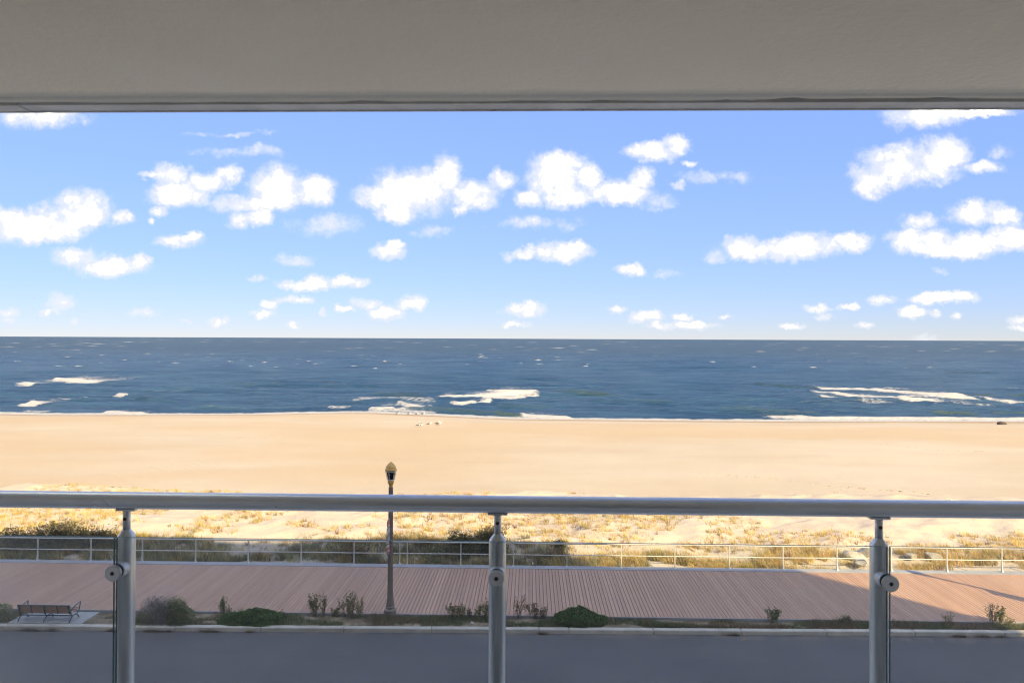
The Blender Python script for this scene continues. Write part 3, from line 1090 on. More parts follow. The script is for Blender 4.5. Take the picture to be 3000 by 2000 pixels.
def build_lamp(loc, label):
    root = thing('street_lamp', loc, label, 'street lamp', 'lamps along the boardwalk')
    obj('base', oct_prof([(.235, -.15), (.235, .27), (.215, .30), (.17, .33), (.175, .37), (.185, .395), (.155, .42)]), M['lamp_pole'], root)
    mb = MB()
    prof = [(.150, .42), (.128, .55), (.108, .75), (.098, 1.0), (.093, 1.25), (.075, 4.885)]
    mb.lathe(prof, 16, 0, 0, 0)
    # fluting
    for k in range(16):
        a = 2 * math.pi * k / 16
        for (r0, z0), (r1, z1) in zip(prof[:-1], prof[1:]):
            mb.tube([(r0 * math.cos(a), r0 * math.sin(a), z0), (r1 * math.cos(a), r1 * math.sin(a), z1)], [.012, .010], 4, False)
    obj('pole', mb, M['lamp_pole'], root)
    obj('neck', MB().lathe([(.06, 4.86), (.065, 4.92), (.095, 5.02), (.125, 5.07), (.13, 5.10), (.105, 5.13), (.12, 5.16)], 20), M['lamp_gold'], root, True)
    ln = obj('lantern_lens', MB().lathe([(.105, 5.165), (.12, 5.20), (.165, 5.42), (.175, 5.50)], 24), M['lamp_glass'], root, True)
    mb = MB()
    for k in range(6):
        a = math.pi / 3 * k + .3
        mb.tube([(.125 * math.cos(a), .125 * math.sin(a), 5.165), (.15 * math.cos(a), .15 * math.sin(a), 5.25),
                 (.195 * math.cos(a), .195 * math.sin(a), 5.46), (.21 * math.cos(a), .21 * math.sin(a), 5.56)], .011, 6)
    obj('lantern_rib', mb, M['lamp_trim'], ln)
    obj('lantern_ring', MB().lathe([(.118, 5.15), (.138, 5.158), (.138, 5.185), (.118, 5.19)], 24), M['lamp_trim'], ln, True)
    obj('lantern_ring', MB().lathe([(.18, 5.475), (.20, 5.48), (.20, 5.505), (.18, 5.51)], 24), M['lamp_trim'], ln, True)
    cap = obj('lamp_cap', MB().lathe([(.17, 5.51), (.222, 5.525), (.226, 5.56), (.205, 5.575), (.195, 5.62), (.165, 5.70), (.12, 5.75), (.10, 5.755),
                                      (.098, 5.78), (.06, 5.805), (.03, 5.825), (.022, 5.84), (.004, 5.86)], 24), M['lamp_gold'], root, True)
    # banner on two arms, reaching out over the street
    ban = MB()
    vs, fs = [], []
    ny, nz = 8, 14
    for j in range(nz + 1):
        for i in range(ny + 1):
            y = -.11 - .56 * i / ny
            z = 3.72 - 1.22 * j / nz
            vs.append((.05 * math.sin(i * 1.1 + j * .35) * (j / nz) * .8 - .01, y + .02 * math.sin(j * .7), z))
    for j in range(nz):
        for i in range(ny):
            a = j * (ny + 1) + i
            fs.append((a, a + 1, a + ny + 2, a + ny + 1))
    ban.add(vs, fs)
    bo = obj('banner', ban, M['banner'], root, True)
    bo['label'] = 'narrow red white and dark blue striped banner'
    md = bo.modifiers.new('thickness', 'SOLIDIFY')
    md.thickness = .006
    for z in (3.75, 2.47):
        obj('banner_arm', MB().tube([(0, 0, z), (0, -.70, z)], .013, 6), M['lamp_pole'], root, True)
    return root


p = at(1143, 1804, Z_SOIL)
build_lamp((p.x, p.y, Z_SOIL - .02), 'tall lamp post with gold-capped lantern and striped banner beside the planting strip')
# its neighbour further along: outside the picture, its shadow lies across the planks at the right
tip = at(2690, 1679, 0)
hz = 5.35
sx, sy_ = SUN.x / SUN.z * hz, SUN.y / SUN.z * hz
build_lamp((tip.x + sx, tip.y + sy_, Z_SOIL - .02), 'second lamp post along the strip whose shadow crosses the sunlit planks')

# ------------------------------------------------------------------ bench
def build_bench():
    c0, c1 = at(47, 1825, Z_KERB), at(200, 1826, Z_KERB)
    cx = (c0.x + c1.x) / 2
    W = (c1.x - c0.x) / 2
    yb = kb(cx) + 0.06
    # concrete pad
    a, b = at(18, 1828, Z_KERB).x, at(235, 1828, Z_KERB).x
    pad = MB().bbox(a - .05, b, kb(b) + .006, Y_BW0 - .012, -.4, Z_KERB + .012, .012)
    struct(obj('bench_pad', pad, M['concrete']))
    z0 = Z_KERB + .012
    root = thing('park_bench', (cx, yb, z0), 'dark green metal bench with brown slatted back on a concrete pad', 'bench')
    fr = M['bench_metal']
    hb = .62       # top of the back
    # end and centre frames: arched foot, seat bracket, back post
    for s in (-1, 0, 1):
        x = s * W
        mb = MB()
        mb.tube([(x, 0, 0), (x, .06, .10), (x, .16, .17), (x, .30, .195), (x, .44, .17), (x, .53, .09), (x, .555, 0)], .022, 6)
        mb.tube([(x, .17, .18), (x, .12, .25), (x, .09, .34), (x, .05, .46), (x, 0.0, hb)], .024, 6)
        if s:
            mb.tube([(x + s * .035, .07, .42), (x + s * .035, .16, .49), (x + s * .035, .40, .545), (x + s * .035, .62, .58)], .019, 6)
            mb.tube([(x + s * .035, .62, .585), (x + s * .035, .585, .45), (x + s * .035, .545, .30), (x + s * .03, .42, .20), (x, .32, .19)], .021, 6)
        obj('frame', mb, fr, root, True)
    obj('beam', MB().tube([(-W - .02, .22, .185), (W + .02, .22, .185)], .022, 6), fr, root, True)
    # back slats between uprights, leaning towards the street
    def bp(t):
        return .085 - .085 * t, .30 + (hb - .30) * t
    n = 7
    for i in range(n):
        t0, t1 = (i + .06) / n, (i + .90) / n
        (ya, za), (yb_, zb) = bp(t0), bp(t1)
        mb = MB()
        d = .012
        vs = []
        for x in (-W + .01, W - .01):
            vs += [(x, ya + d, za), (x, yb_ + d, zb), (x, yb_ + 3 * d, zb + .004), (x, ya + 3 * d, za + .004)]
        mb.add(vs, [(0, 1, 2, 3), (7, 6, 5, 4), (0, 4, 5, 1), (1, 5, 6, 2), (2, 6, 7, 3), (3, 7, 4, 0)])
        obj('back_slat', mb, M['bench_wood'], root)
    for x, w in ((-W, .085), (-W / 2, .035), (0, .062), (W / 2, .035), (W, .085)):
        (ya, za), (yb_, zb) = bp(-.04), bp(1.02)
        x = max(-W - .01 + w * .5, min(W + .01 - w * .5, x))
        vs = [(x - w / 2, ya - .008, za), (x + w / 2, ya - .008, za), (x + w / 2, yb_ - .008, zb), (x - w / 2, yb_ - .008, zb),
              (x - w / 2, ya + .010, za), (x + w / 2, ya + .010, za), (x + w / 2, yb_ + .010, zb), (x - w / 2, yb_ + .010, zb)]
        obj('back_strap', MB().add(vs, [(0, 1, 2, 3), (7, 6, 5, 4), (0, 4, 5, 1), (1, 5, 6, 2), (2, 6, 7, 3), (3, 7, 4, 0)]), fr, root)
    obj('top_bar', MB().box(-W - .02, W + .02, -.020, .030, hb, hb + .022), fr, root)
    for i in range(5):
        y = .13 + i * .098
        z = .30 + .018 * abs(i - 1.2)
        obj('seat_slat', MB().bbox(-W - .01, W + .01, y, y + .078, z, z + .026, .005), M['bench_wood'], root)


build_bench()

# ------------------------------------------------------------------ the apartment building and its balcony
FLOOR, CEIL = CAM_H - 1.64, CAM_H + 0.789
Y_RAIL = 2.52
STEP = 2.72


def build_building():
    Yf = 2.62
    ca = at(1620, 1600, .1)
    cb = at(2330, 1667, 0)
    k = SUN.x / -SUN.y
    xa = ca.x + (ca.y - Yf) * k
    xb = cb.x + (cb.y - Yf) * k
    ha = (37.2 - Yf) / -SUN.y * SUN.z
    hb = (33.75 - Yf) / -SUN.y * SUN.z
    root = thing('apartment_building', (0, 0, 0), 'beige stucco apartment block whose balcony ceiling fills the top', 'building')
    wy = -0.62
    obj('wall', MB().box(-75, xa, -18, wy, -.6, ha - .35), M['stucco'], root)
    obj('wall', MB().box(xa + .003, xb, -18, wy - .003, -.6, hb - .35), M['stucco'], root)
    obj('roof', MB().box(-75.3, xa + .02, -18.2, Yf, ha - .35, ha), M['stucco'], root)
    obj('roof', MB().box(xa + .023, xb, -18.19, Yf - .003, hb - .35, hb), M['stucco'], root)
    k = -3
    while True:
        z = FLOOR + STEP * k
        if z > ha - 2:
            break
        if z > .5 and k not in (0, 1):
            obj('balcony_slab', MB().box(-74.9, xa - .1, wy + .002, Yf - .02, z - .28, z), M['stucco'], root)
            if z < hb - 2:
                obj('balcony_slab', MB().box(xa - .097, xb - .1, wy + .002, Yf - .023, z - .28, z), M['stucco'], root)
        k += 1
    # divider walls between the flats give the block its corner shadows
    for x, h in ((xa - .2, ha), (xb - .2, hb), (-74.8, ha)):
        obj('end_wall', MB().box(x, x + .18, wy + .004, Yf - .03, 0, h - .36), M['stucco'], root)
    # this flat's own deck
    obj('balcony_deck', MB().box(-40, 25, wy + .003, Yf - .02, FLOOR - .28, FLOOR), M['deck'], root)
    # this balcony's ceiling: flat stucco, a damp hollow, a raised bead, an open crack, then the metal drip edge
    th = R(-0.25)
    xs = np.concatenate([np.arange(-14, -3, .25), np.arange(-3, 3, .012), np.arange(3, 14, .25)])
    ped = fbm(xs * 1.6, xs * 0, 201, 5)
    ch = fbm(xs * 7.0, xs * 0 + 4, 205, 4)
    crack = 0.007 + 0.020 * np.clip(ped * 1.5 + .5, 0, 1) + .022 * np.clip(ch - .1, 0, 1)
    edge = 2.448
    rows = [(wy + .02 + 0 * xs, 0 * xs), (2.325 + 0 * xs, 0 * xs), (2.350 + 0 * xs, .0015 + 0 * xs), (2.378 + 0 * xs, .005 + 0 * xs),
            (2.394 + .003 * ch, .007 + 0 * xs), (2.400 + .003 * ch, .003 + 0 * xs), (edge - crack - .004 * np.abs(ch), .001 + .002 * ch), (edge - crack, .030 + 0 * xs)]
    V = np.concatenate([np.stack([xs, r[0], CEIL + r[1]], 1) for r in rows])
    V[:, 1] += V[:, 0] * math.sin(th) * 0
    me = np_mesh('balcony_ceiling', V, grid(len(xs), len(rows))[:, ::-1], M['soffit'], smooth=False)
    link('balcony_ceiling', me, root)
    obj('ceiling_slab', MB().box(-40, 25, wy + .003, 2.56, CEIL + .031, CEIL + .30), M['stucco'], root)
    obj('crack_backing', MB().box(-14, 14, edge - .04, edge + .004, CEIL + .022, CEIL + .0305), M['crack'], root)
    # drip edge in two lengths with an open joint near the left
    j = at_y(78, 315, 2.49).x
    for a, b, dz in ((-14, j - .004, -.0015), (j + .002, 14, 0.0)):
        mb = MB()
        mb.box(a, b, edge, 2.512, CEIL - .004 + dz, CEIL + .018)
        obj('drip_edge', mb, M['trim'], root)
    obj('drip_lip', MB().box(-14, 14, 2.512, 2.519, CEIL - .0085, CEIL + .30), M['trim'], root)
    # sliding door behind the viewer
    d = obj('sliding_door', MB().box(-1.6, 1.6, wy + .001, wy + .05, FLOOR, FLOOR + 2.15), M['door'], root)
    for s in (-1, 1):
        obj('door_pane', MB().box(s * .8 - .7, s * .8 + .7, wy + .052, wy + .06, FLOOR + .1, FLOOR + 2.05), M['lamp_glass'], d)


build_building()


def build_balustrade():
    """balcony rail: measured posts, caps and panes; local frame runs along X"""
    root = thing('balcony_railing', (0, Y_RAIL, FLOOR), 'round grey metal handrail on posts holding clear glass panels, in the foreground', 'railing')
    root.rotation_euler = (0, 0, R(-0.2))
    met = M['rail_metal']
    rc = at_y(1457, 1476.5, Y_RAIL).z - FLOOR
    obj('handrail', MB().tube([(-7, 0, rc), (-2, 0, rc), (2, 0, rc), (7, 0, rc)], .0292, 32), met, root, True)
    px = [367, 1457, 2573]
    cent = [at_y(p, 1750, Y_RAIL).x for p in px]
    sp = (cent[2] - cent[0]) / 2
    cent = [cent[0] - 2 * sp, cent[0] - sp] + cent + [cent[2] + sp, cent[2] + 2 * sp]
    zt = at_y(1457, 1582, Y_RAIL).z - FLOOR      # shoulder
    zs = at_y(1457, 1693, Y_RAIL - .08).z - FLOOR  # clamps
    zg = at_y(1457, 1586, Y_RAIL - .065).z - FLOOR  # top of glass
    rp = .0292
    pm = MB().lathe([(rp, 0), (rp, zt), (rp - .0015, zt + .004), (rp - .009, zt + .013), (.0145, zt + .021), (.0125, zt + .024)], 32).mesh('post', True)
    pm.materials.append(met)
    stem = MB().lathe([(.0125, zt + .02), (.0125, rc - .052), (.0118, rc - .051), (.0118, rc - .049), (.0125, rc - .048), (.0125, rc - .033)], 20).mesh('stem', True)
    stem.materials.append(met)
    sad = MB().bbox(-.034, .034, -.014, .014, rc - .0345, rc - .0275, .002).mesh('saddle')
    sad.materials.append(met)
    scr = MB()
    z = rc - .062
    scr.loft([[(.0062 * math.cos(a), y, z + .0062 * math.sin(a)) for a in np.linspace(0, 2 * math.pi, 13)[:-1]] for y in (-.0136, -.0100)][::-1])
    scm = scr.mesh('swivel_screw')
    scm.materials.append(M['screw'])

    def cyl(y0, y1, r, n=32, bev=.0015):
        ys = [(y0, r - bev), (y0 - (y0 - y1) * .06, r), (y1 + (y0 - y1) * .06, r), (y1, r - bev)]
        return MB().loft([[(rr * math.cos(a), y, zs + rr * math.sin(a)) for a in np.linspace(0, 2 * math.pi, n + 1)[:-1]] for y, rr in ys])
    base = cyl(-.018, -.0585, .0262).mesh('clamp_body', False)
    ring = cyl(-.0587, -.0605, .0235).mesh('gasket', False)
    capm = cyl(-.0715, -.0865, .0262).mesh('clamp_cap', False)
    hole = cyl(-.0860, -.0871, .0075, 6).mesh('hex_socket')
    for me, mt in ((base, M['cap_metal']), (ring, M['rubber']), (capm, M['cap_metal']), (hole, M['screw'])):
        me.materials.append(mt)
        for pl in me.polygons:
            pl.use_smooth = len(pl.vertices) == 4
    for x in cent:
        post = link('post', pm, root, (x, 0, 0))
        link('stem', stem, post)
        link('saddle', sad, post)
        link('swivel_screw', scm, post, (.0, 0, 0))
        for dz in (0, -.62):
            link('clamp_body', base, post, (0, 0, dz))
            link('gasket', ring, post, (0, 0, dz))
            link('clamp_cap', capm, post, (0, 0, dz))
            link('hex_socket', hole, post, (0, 0, dz))
    # panes, with polished green edges
    y0, y1 = -.0715, -.0607
    for a, b in zip(cent[:-1], cent[1:]):
        xa, xb = a + .0045, b - .0045
        pane = obj('glass_panel', MB().add([(xa, y0, .06), (xb, y0, .06), (xb, y0, zg), (xa, y0, zg)], [(0, 1, 2, 3)]).add(
            [(xa, y1, .06), (xb, y1, .06), (xb, y1, zg), (xa, y1, zg)], [(3, 2, 1, 0)]), M['glass'], root)
        ed = MB()
        ed.add([(xa, y0, .06), (xa, y1, .06), (xa, y1, zg), (xa, y0, zg)], [(0, 1, 2, 3)])
        ed.add([(xb, y0, .06), (xb, y1, .06), (xb, y1, zg), (xb, y0, zg)], [(3, 2, 1, 0)])
        ed.add([(xa, y0, zg), (xb, y0, zg), (xb, y1, zg), (xa, y1, zg)], [(0, 1, 2, 3)])
        obj('polished_edge', ed, M['glass_edge'], pane)


build_balustrade()

# ------------------------------------------------------------------ plants
def blades(P, H, W, lean, col, nseg=2, rng=RNG, curl=0.5):
    """P (n,3) roots, H heights, W widths, lean (n,2) horizontal offset at the tip, col (n,3)"""
    n = len(P)
    ang = rng.uniform(0, math.pi, n)
    dx, dy = np.cos(ang) * W * .5, np.sin(ang) * W * .5
    V = np.zeros((n, nseg * 2 + 1, 3), np.float32)
    C = np.zeros((n, nseg * 2 + 1, 3), np.float32)
    for k in range(nseg + 1):
        t = k / nseg
        cx = P[:, 0] + lean[:, 0] * t ** (1 + curl)
        cy = P[:, 1] + lean[:, 1] * t ** (1 + curl)
        cz = P[:, 2] + H * t
        w = (1 - t * .55)
        if k < nseg:
            V[:, 2 * k] = np.stack([cx - dx * w, cy - dy * w, cz], 1)
            V[:, 2 * k + 1] = np.stack([cx + dx * w, cy + dy * w, cz], 1)
            C[:, 2 * k] = C[:, 2 * k + 1] = col
        else:
            V[:, 2 * k] = np.stack([cx, cy, cz], 1)
            C[:, 2 * k] = col
    m = nseg * 2 + 1
    tr = []
    for k in range(nseg):
        a = 2 * k
        if k < nseg - 1:
            tr += [(a, a + 1, a + 3), (a, a + 3, a + 2)]
        else:
            tr += [(a, a + 1, a + 2)]
    F = (np.arange(n)[:, None, None] * m + np.array(tr)[None]).reshape(-1, 3)
    return V.reshape(-1, 3), F, C.reshape(-1, 3)


def leaves(P, size, col, rng=RNG, up=0.3, long=1.8):
    """diamond leaves at P"""
    n = len(P)
    d = rng.normal(size=(n, 3))
    d[:, 2] += up
    d /= np.linalg.norm(d, axis=1)[:, None] + 1e-9
    e = rng.normal(size=(n, 3))
    e -= (e * d).sum(1)[:, None] * d
    e /= np.linalg.norm(e, axis=1)[:, None] + 1e-9
    s = (np.asarray(size) * rng.uniform(.6, 1.3, n))[:, None]
    V = np.stack([P - d * s * long * .5, P + e * s * .5, P + d * s * long * .5, P - e * s * .5], 1).reshape(-1, 3)
    F = np.arange(n * 4).reshape(-1, 4)
    return V, F, np.repeat(col, 4, 0)


def pal(cols, n, rng=RNG, jit=.15):
    cols = np.array(cols)
    c = cols[rng.integers(0, len(cols), n)]
    return np.clip(c * rng.uniform(1 - jit, 1 + jit, (n, 1)) * rng.uniform(.93, 1.07, (n, 3)), 0, 1)


def tri_to_quad_join(parts):
    Vs, Fs, Cs, o = [], [], [], 0
    for V, F, C in parts:
        if F.shape[1] == 4:
            F = np.concatenate([F[:, [0, 1, 2]], F[:, [0, 2, 3]]])
        Vs.append(V)
        Fs.append(F + o)
        Cs.append(C)
        o += len(V)
    return np.concatenate(Vs), np.concatenate(Fs), np.concatenate(Cs)


OLIVE = [(.28, .275, .14), (.34, .32, .17), (.22, .235, .115), (.40, .35, .20)]
GOLD = [(.60, .45, .15), (.66, .51, .20), (.52, .39, .13), (.70, .56, .26)]
DRY = [(.50, .38, .22), (.56, .45, .28), (.42, .30, .16)]
RUST = [(.20, .11, .05), (.26, .15, .06), (.15, .09, .045)]
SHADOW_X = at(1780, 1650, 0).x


def tufts(cx, cy, nb, hh, spread, cols, rng):
    """grass tufts at (cx, cy); arrays per tuft"""
    n = len(cx)
    k = np.repeat(np.arange(n), nb)
    m = len(k)
    a = rng.uniform(0, 2 * math.pi, m)
    r = np.sqrt(rng.uniform(0, 1, m)) * spread[k]
    x, y = cx[k] + r * np.cos(a), cy[k] + r * np.sin(a) * .8
    z = sand_z(x, y) - .02
    H = hh[k] * rng.uniform(.45, 1.1, m)
    tl = rng.uniform(.1, .7, m) * H
    lean = np.stack([np.cos(a) * tl - .22 * H, np.sin(a) * tl], 1)
    return blades(np.stack([x, y, z], 1), H * .93, rng.uniform(.010, .024, m), lean, cols[k] * rng.uniform(.75, 1.2, (m, 1)), 2, rng)


def build_dune_grass():
    rng = np.random.default_rng(21)
    parts = []
    # thick growth right behind the railing
    n = 4600
    x = rng.uniform(-29, 29, n)
    y = 33.95 + rng.uniform(0, 1, n) ** 1.2 * 3.6
    dens = fbm(x * .30, y * .55, 77, 4)
    far = sstep(y, 35.6, 37.4)
    keep = (dens > -.16 + .34 * far - .3 * sstep(x, -14, -18)) & ((y > 34.35) | (rng.uniform(size=n) < .5))
    keep |= (x > -1.2) & (x < 2.2) & (y < 37.0) & (rng.uniform(size=n) < .6)
    x, y, dens = x[keep], y[keep], dens[keep]
    n = len(x)
    gm = sstep(x, SHADOW_X - 9, SHADOW_X + 4) * .75 + .18 + fbm(x * .5, y * .7, 83, 3) * .5  # olive to gold across the shadow edge: shade and sun put into blade colour
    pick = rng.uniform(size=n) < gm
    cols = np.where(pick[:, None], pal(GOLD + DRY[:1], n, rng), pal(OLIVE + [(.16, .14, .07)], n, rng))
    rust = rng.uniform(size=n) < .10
    cols[rust] = pal(RUST, rust.sum(), rng)
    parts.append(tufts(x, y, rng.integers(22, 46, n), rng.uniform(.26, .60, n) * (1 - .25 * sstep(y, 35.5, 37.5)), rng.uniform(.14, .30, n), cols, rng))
    # scattered tufts over the dune
    n = 9500
    x = rng.uniform(-33, 33, n)
    y = rng.uniform(36.4, 49.4, n)
    dens = fbm(x * .20, y * .34, 91, 4)
    lim = -.10 + .55 * sstep(x, 12, 19) * sstep(y, 38.5, 41.5) - .14 * sstep(x, -12, -20)
    keep = dens > lim
    x, y = x[keep], y[keep]
    n = len(x)
    cols = pal(GOLD + GOLD + DRY, n, rng)
    gr = rng.uniform(size=n) < .12
    cols[gr] = pal([(.34, .31, .12), (.40, .35, .14)], gr.sum(), rng)
    rust = rng.uniform(size=n) < .05
    cols[rust] = pal(RUST, rust.sum(), rng)
    parts.append(tufts(x, y, rng.integers(8, 26, n), rng.uniform(.10, .40, n) * (1 - .5 * sstep(y, 45.5, 48)), rng.uniform(.05, .22, n), cols, rng))
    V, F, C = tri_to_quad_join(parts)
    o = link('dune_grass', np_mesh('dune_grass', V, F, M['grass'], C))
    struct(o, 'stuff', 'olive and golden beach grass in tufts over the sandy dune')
    o['category'] = 'grass'


build_dune_grass()


def shrub_mesh(center, radii, n, size, cols, rng, shell=.55, lump=.35, flat=0.25, long=1.6):
    """leaf cloud with lumpy outline standing on z = center.z"""
    d = rng.normal(size=(n, 3))
    d[:, 2] = np.abs(d[:, 2]) - flat * .2
    d /= np.linalg.norm(d, axis=1)[:, None]
    az, el = np.arctan2(d[:, 1], d[:, 0]), d[:, 2]
    lmp = 1 + lump * fbm(az * 1.6 + 9, el * 2.6, int(rng.integers(1, 900)), 3)
    rr = (1 - shell * rng.uniform(0, 1, n) ** 1.8) * lmp
    P = d * rr[:, None] * np.array(radii)[None]
    P[:, 2] = np.maximum(P[:, 2], rng.uniform(0, .08, n))
    P += np.array(center)[None]
    # clumps differ in tint
    tint = 1 + .55 * fbm(P[:, 0] * 4.0, P[:, 2] * 5 + P[:, 1] * 3, int(rng.integers(1, 900)), 3)
    return leaves(P, size, np.clip(pal(cols, n, rng) * tint[:, None], 0, 1), rng, .3, long)


def twigs(n, h, spread, rng, r=.006, lean=(0, 0), fork=2, base=.06):
    """fan of forked bare stems"""
    mb, tips = MB(), []
    for i in range(n):
        a = rng.uniform(0, 2 * math.pi)
        q = math.sqrt(rng.uniform(0, 1)) * spread
        hh = h * rng.uniform(.6, 1.0)
        b = Vector((rng.normal(0, base), rng.normal(0, base * .5), -.03))
        t = Vector((math.cos(a) * q + lean[0], math.sin(a) * q * .5 + lean[1], hh))
        m = b.lerp(t, .5) + Vector((rng.normal(0, .03), rng.normal(0, .02), .02))
        mb.tube([b, m, t], [r, r * .8, r * .35], 4, False)
        tips.append(t)
        for _ in range(fork):
            s = b.lerp(t, rng.uniform(.45, .8))
            e = s + Vector((rng.normal(0, .11), rng.normal(0, .06), rng.uniform(.08, .22) * h))
            mb.tube([s, e], [r * .6, r * .25], 3, False)
            tips.append(e)
    return mb, tips


GREEN = [(.09, .15, .045), (.11, .18, .055), (.075, .125, .038), (.13, .20, .065)]
MOUND = [(.095, .16, .045), (.12, .19, .055), (.075, .13, .035), (.15, .22, .07)]
WEED = [(.24, .25, .11), (.30, .28, .13), (.20, .215, .09), (.36, .29, .16)]
BROWN = [(.17, .12, .075), (.23, .165, .10), (.13, .095, .06), (.30, .23, .14)]
GREYT = [(.28, .25, .225), (.35, .315, .29), (.22, .195, .185), (.19, .20, .13)]


def strip_pt(px, py, dy=0.0):
    p = at(px, py, Z_SOIL)
    p.y = min(max(p.y + dy, kb(p.x) + .10), Y_BW0 - .06)
    # keep the bearing while the depth is clamped to the strip
    d = ray(px, py)
    p.x = d.x / d.y * p.y
    p.z = Z_SOIL
    return p


def mpp(Y=27.2):
    return Y / FPX


def weed(px0, px1, ptop, pbase, label, stems=6, cols=WEED, leafn=420, size=.032, group='weeds in the planting strip', seed=0, lean=0.0, bare=.0, name='weed_clump'):
    rng = np.random.default_rng(1000 + seed)
    k = mpp()
    c = strip_pt((px0 + px1) / 2 - lean / k * .5, pbase)
    h = (pbase - ptop) * k * 1.06
    w = (px1 - px0) * k * .5
    root = thing(name, c, label, 'weed', group)
    mb, tips = twigs(stems, h, w, rng, .009, (lean, 0), 2, w * .35)
    obj('stem', mb, M['stem'], root)
    n = int(leafn * (1 - bare))
    T = np.array([tuple(t) for t in tips])
    idx = rng.integers(0, len(T), n)
    s = np.clip(rng.beta(2.2, 1.3, n), 0, 1) * .95 + .08
    P = T[idx] * s[:, None] * np.array([1, 1, 1])
    P[:, 0] = T[idx][:, 0] * (.35 + .65 * s) + rng.normal(0, .030, n)
    P[:, 1] += rng.normal(0, .03, n)
    P[:, 2] += rng.normal(0, .03, n)
    P[:, 2] = np.maximum(P[:, 2], .0)
    V, F, C = leaves(P, size * 1.25, pal(cols, n, rng), rng, .5, 2.0)
    link('foliage', np_mesh('foliage', V, F, M['leaf'], C), root)
    return root


def build_strip_plants():
    k = mpp()
    rng = np.random.default_rng(77)
    # grey twiggy shrub with a green flank
    c = strip_pt(487, 1822)
    root = thing('twiggy_shrub', c, 'big rounded grey twiggy shrub, greener on its right, by the kerb', 'shrub')
    mb, tips = twigs(150, 1.02, .92, rng, .007, (0, 0), 3, .28)
    v = [Vector(p) for p in mb.v]
    for p in v:   # round the outline
        lim = 1.06 * math.sqrt(max(.05, 1 - (p.x / 1.2) ** 2))
        if p.z > lim:
            p.z = lim + (p.z - lim) * .15
    mb.v = [tuple(p) for p in v]
    obj('branch', mb, simple('grey_twig', (.24, .21, .19), .85, 0, .3, 6.0), root)
    pA = shrub_mesh((-.25, 0, 0), (.86, .36, .92), 5200, .026, GREYT, rng, .8, .4, long=2.4)
    pB = shrub_mesh((.52, -.05, 0), (.56, .36, .88), 5200, .028, GREEN + OLIVE, rng, .6, .4, long=2.2)
    pC = shrub_mesh((-.78, -.18, 0), (.34, .2, .42), 1500, .03, [(.10, .12, .03), (.13, .14, .04)] + OLIVE, rng, .6, .4)
    V, F, C = tri_to_quad_join([pA, pB, pC])
    link('foliage', np_mesh('foliage', V, F, M['leaf'], C), root)
    # low evergreen mounds
    def mound(name, px, pb, rx, rz, label, n, tilt):
        c = strip_pt(px, pb, .12)
        r = thing(name, c, label, 'shrub')
        mb, _ = twigs(16, rz * .7, rx * .6, rng, .012, (0, 0), 2, .12)
        obj('stem', mb, M['stem'], r)
        parts = [shrub_mesh((tilt, 0, -.02), (rx, .42, rz), n, .026, MOUND, rng, .32, .46, long=2.6),
                 shrub_mesh((-tilt * 1.4, -.04, -.02), (rx * .8, .40, rz * .78), n // 2, .026, MOUND, rng, .32, .46, long=2.6)]
        nb = 420      # loose shoots and grass that break the outline
        th = rng.uniform(0, 2 * math.pi, nb)
        qq = np.sqrt(rng.uniform(.05, 1, nb))
        P = np.stack([np.cos(th) * qq * rx * .95, np.sin(th) * qq * .34, np.sqrt(np.maximum(0, 1 - qq ** 2)) * rz * .85], 1)
        tl = rng.uniform(.03, .16, nb)
        parts.append(blades(P, rng.uniform(.05, .17, nb), np.full(nb, .016), np.stack([np.cos(th) * tl, np.sin(th) * tl], 1),
                            pal(MOUND + GREEN + WEED[:1], nb, rng), 2, rng))
        V, F, C = tri_to_quad_join(parts)
        link('foliage', np_mesh('foliage', V, F, M['leaf'], C), r)
        return r
    mound('evergreen_shrub', 732, 1826, 1.14, .46, 'low spreading bright green shrub right of the grey twiggy shrub', 26000, .12)
    r = mound('evergreen_shrub', 1692, 1828, .94, .52, 'domed bright green shrub with long grass at its foot', 26000, .06)
    # arching grass in front of the dome
    n = 260
    a = rng.uniform(0, 2 * math.pi, n)
    P = np.stack([rng.normal(.02, .16, n), rng.normal(-.36, .04, n), np.zeros(n)], 1)
    tl = rng.uniform(.2, .55, n)
    B = blades(P, rng.uniform(.12, .36, n), np.full(n, .014), np.stack([np.cos(a) * tl, np.sin(a) * tl * .3 - .05], 1), pal(GREEN + [(.16, .18, .09)], n, rng), 3, rng, .8)
    link('grass_tuft', np_mesh('grass_tuft', *B[:2], M['leaf'], B[2]), r)
    # dark shrub cut by the left edge
    c = strip_pt(2, 1815)
    r = thing('dark_shrub', c, 'small dark shrub left of the bench at the picture edge', 'shrub')
    mb, _ = twigs(18, .45, .3, rng, .008)
    obj('stem', mb, M['stem'], r)
    S = shrub_mesh((0, 0, 0), (.46, .3, .56), 2600, .035, GREEN + OLIVE + BROWN[:1], rng, .6, .5)
    link('foliage', np_mesh('foliage', *S[:2], M['leaf'], S[2]), r)

    W = weed
    W(640, 664, 1741, 1806, 'spiky pale green weed standing just left of the low green shrub', 5, WEED + GREEN, 330, .03, seed=1)
    W(664, 680, 1770, 1806, 'short upright weed sprouting from the left end of the low green shrub', 3, WEED, 160, .026, seed=2)
    W(818, 830, 1786, 1806, 'small leafy sprig at the right end of the low green shrub', 3, GREEN + OLIVE, 130, .026, seed=22)
    W(902, 935, 1728, 1806, 'bushy-topped weed leaning left, leftmost of the clump before the lamp', 5, WEED + BROWN[1:2], 520, .034, lean=-.14, seed=3)
    W(932, 958, 1730, 1806, 'two-headed weed, second from left of the clump before the lamp', 4, WEED + BROWN[1:2], 330, .03, seed=4)
    W(962, 994, 1768, 1803, 'short leafy weed between the tall weeds left of the lamp', 5, WEED + GREEN[:1], 240, .028, seed=5)
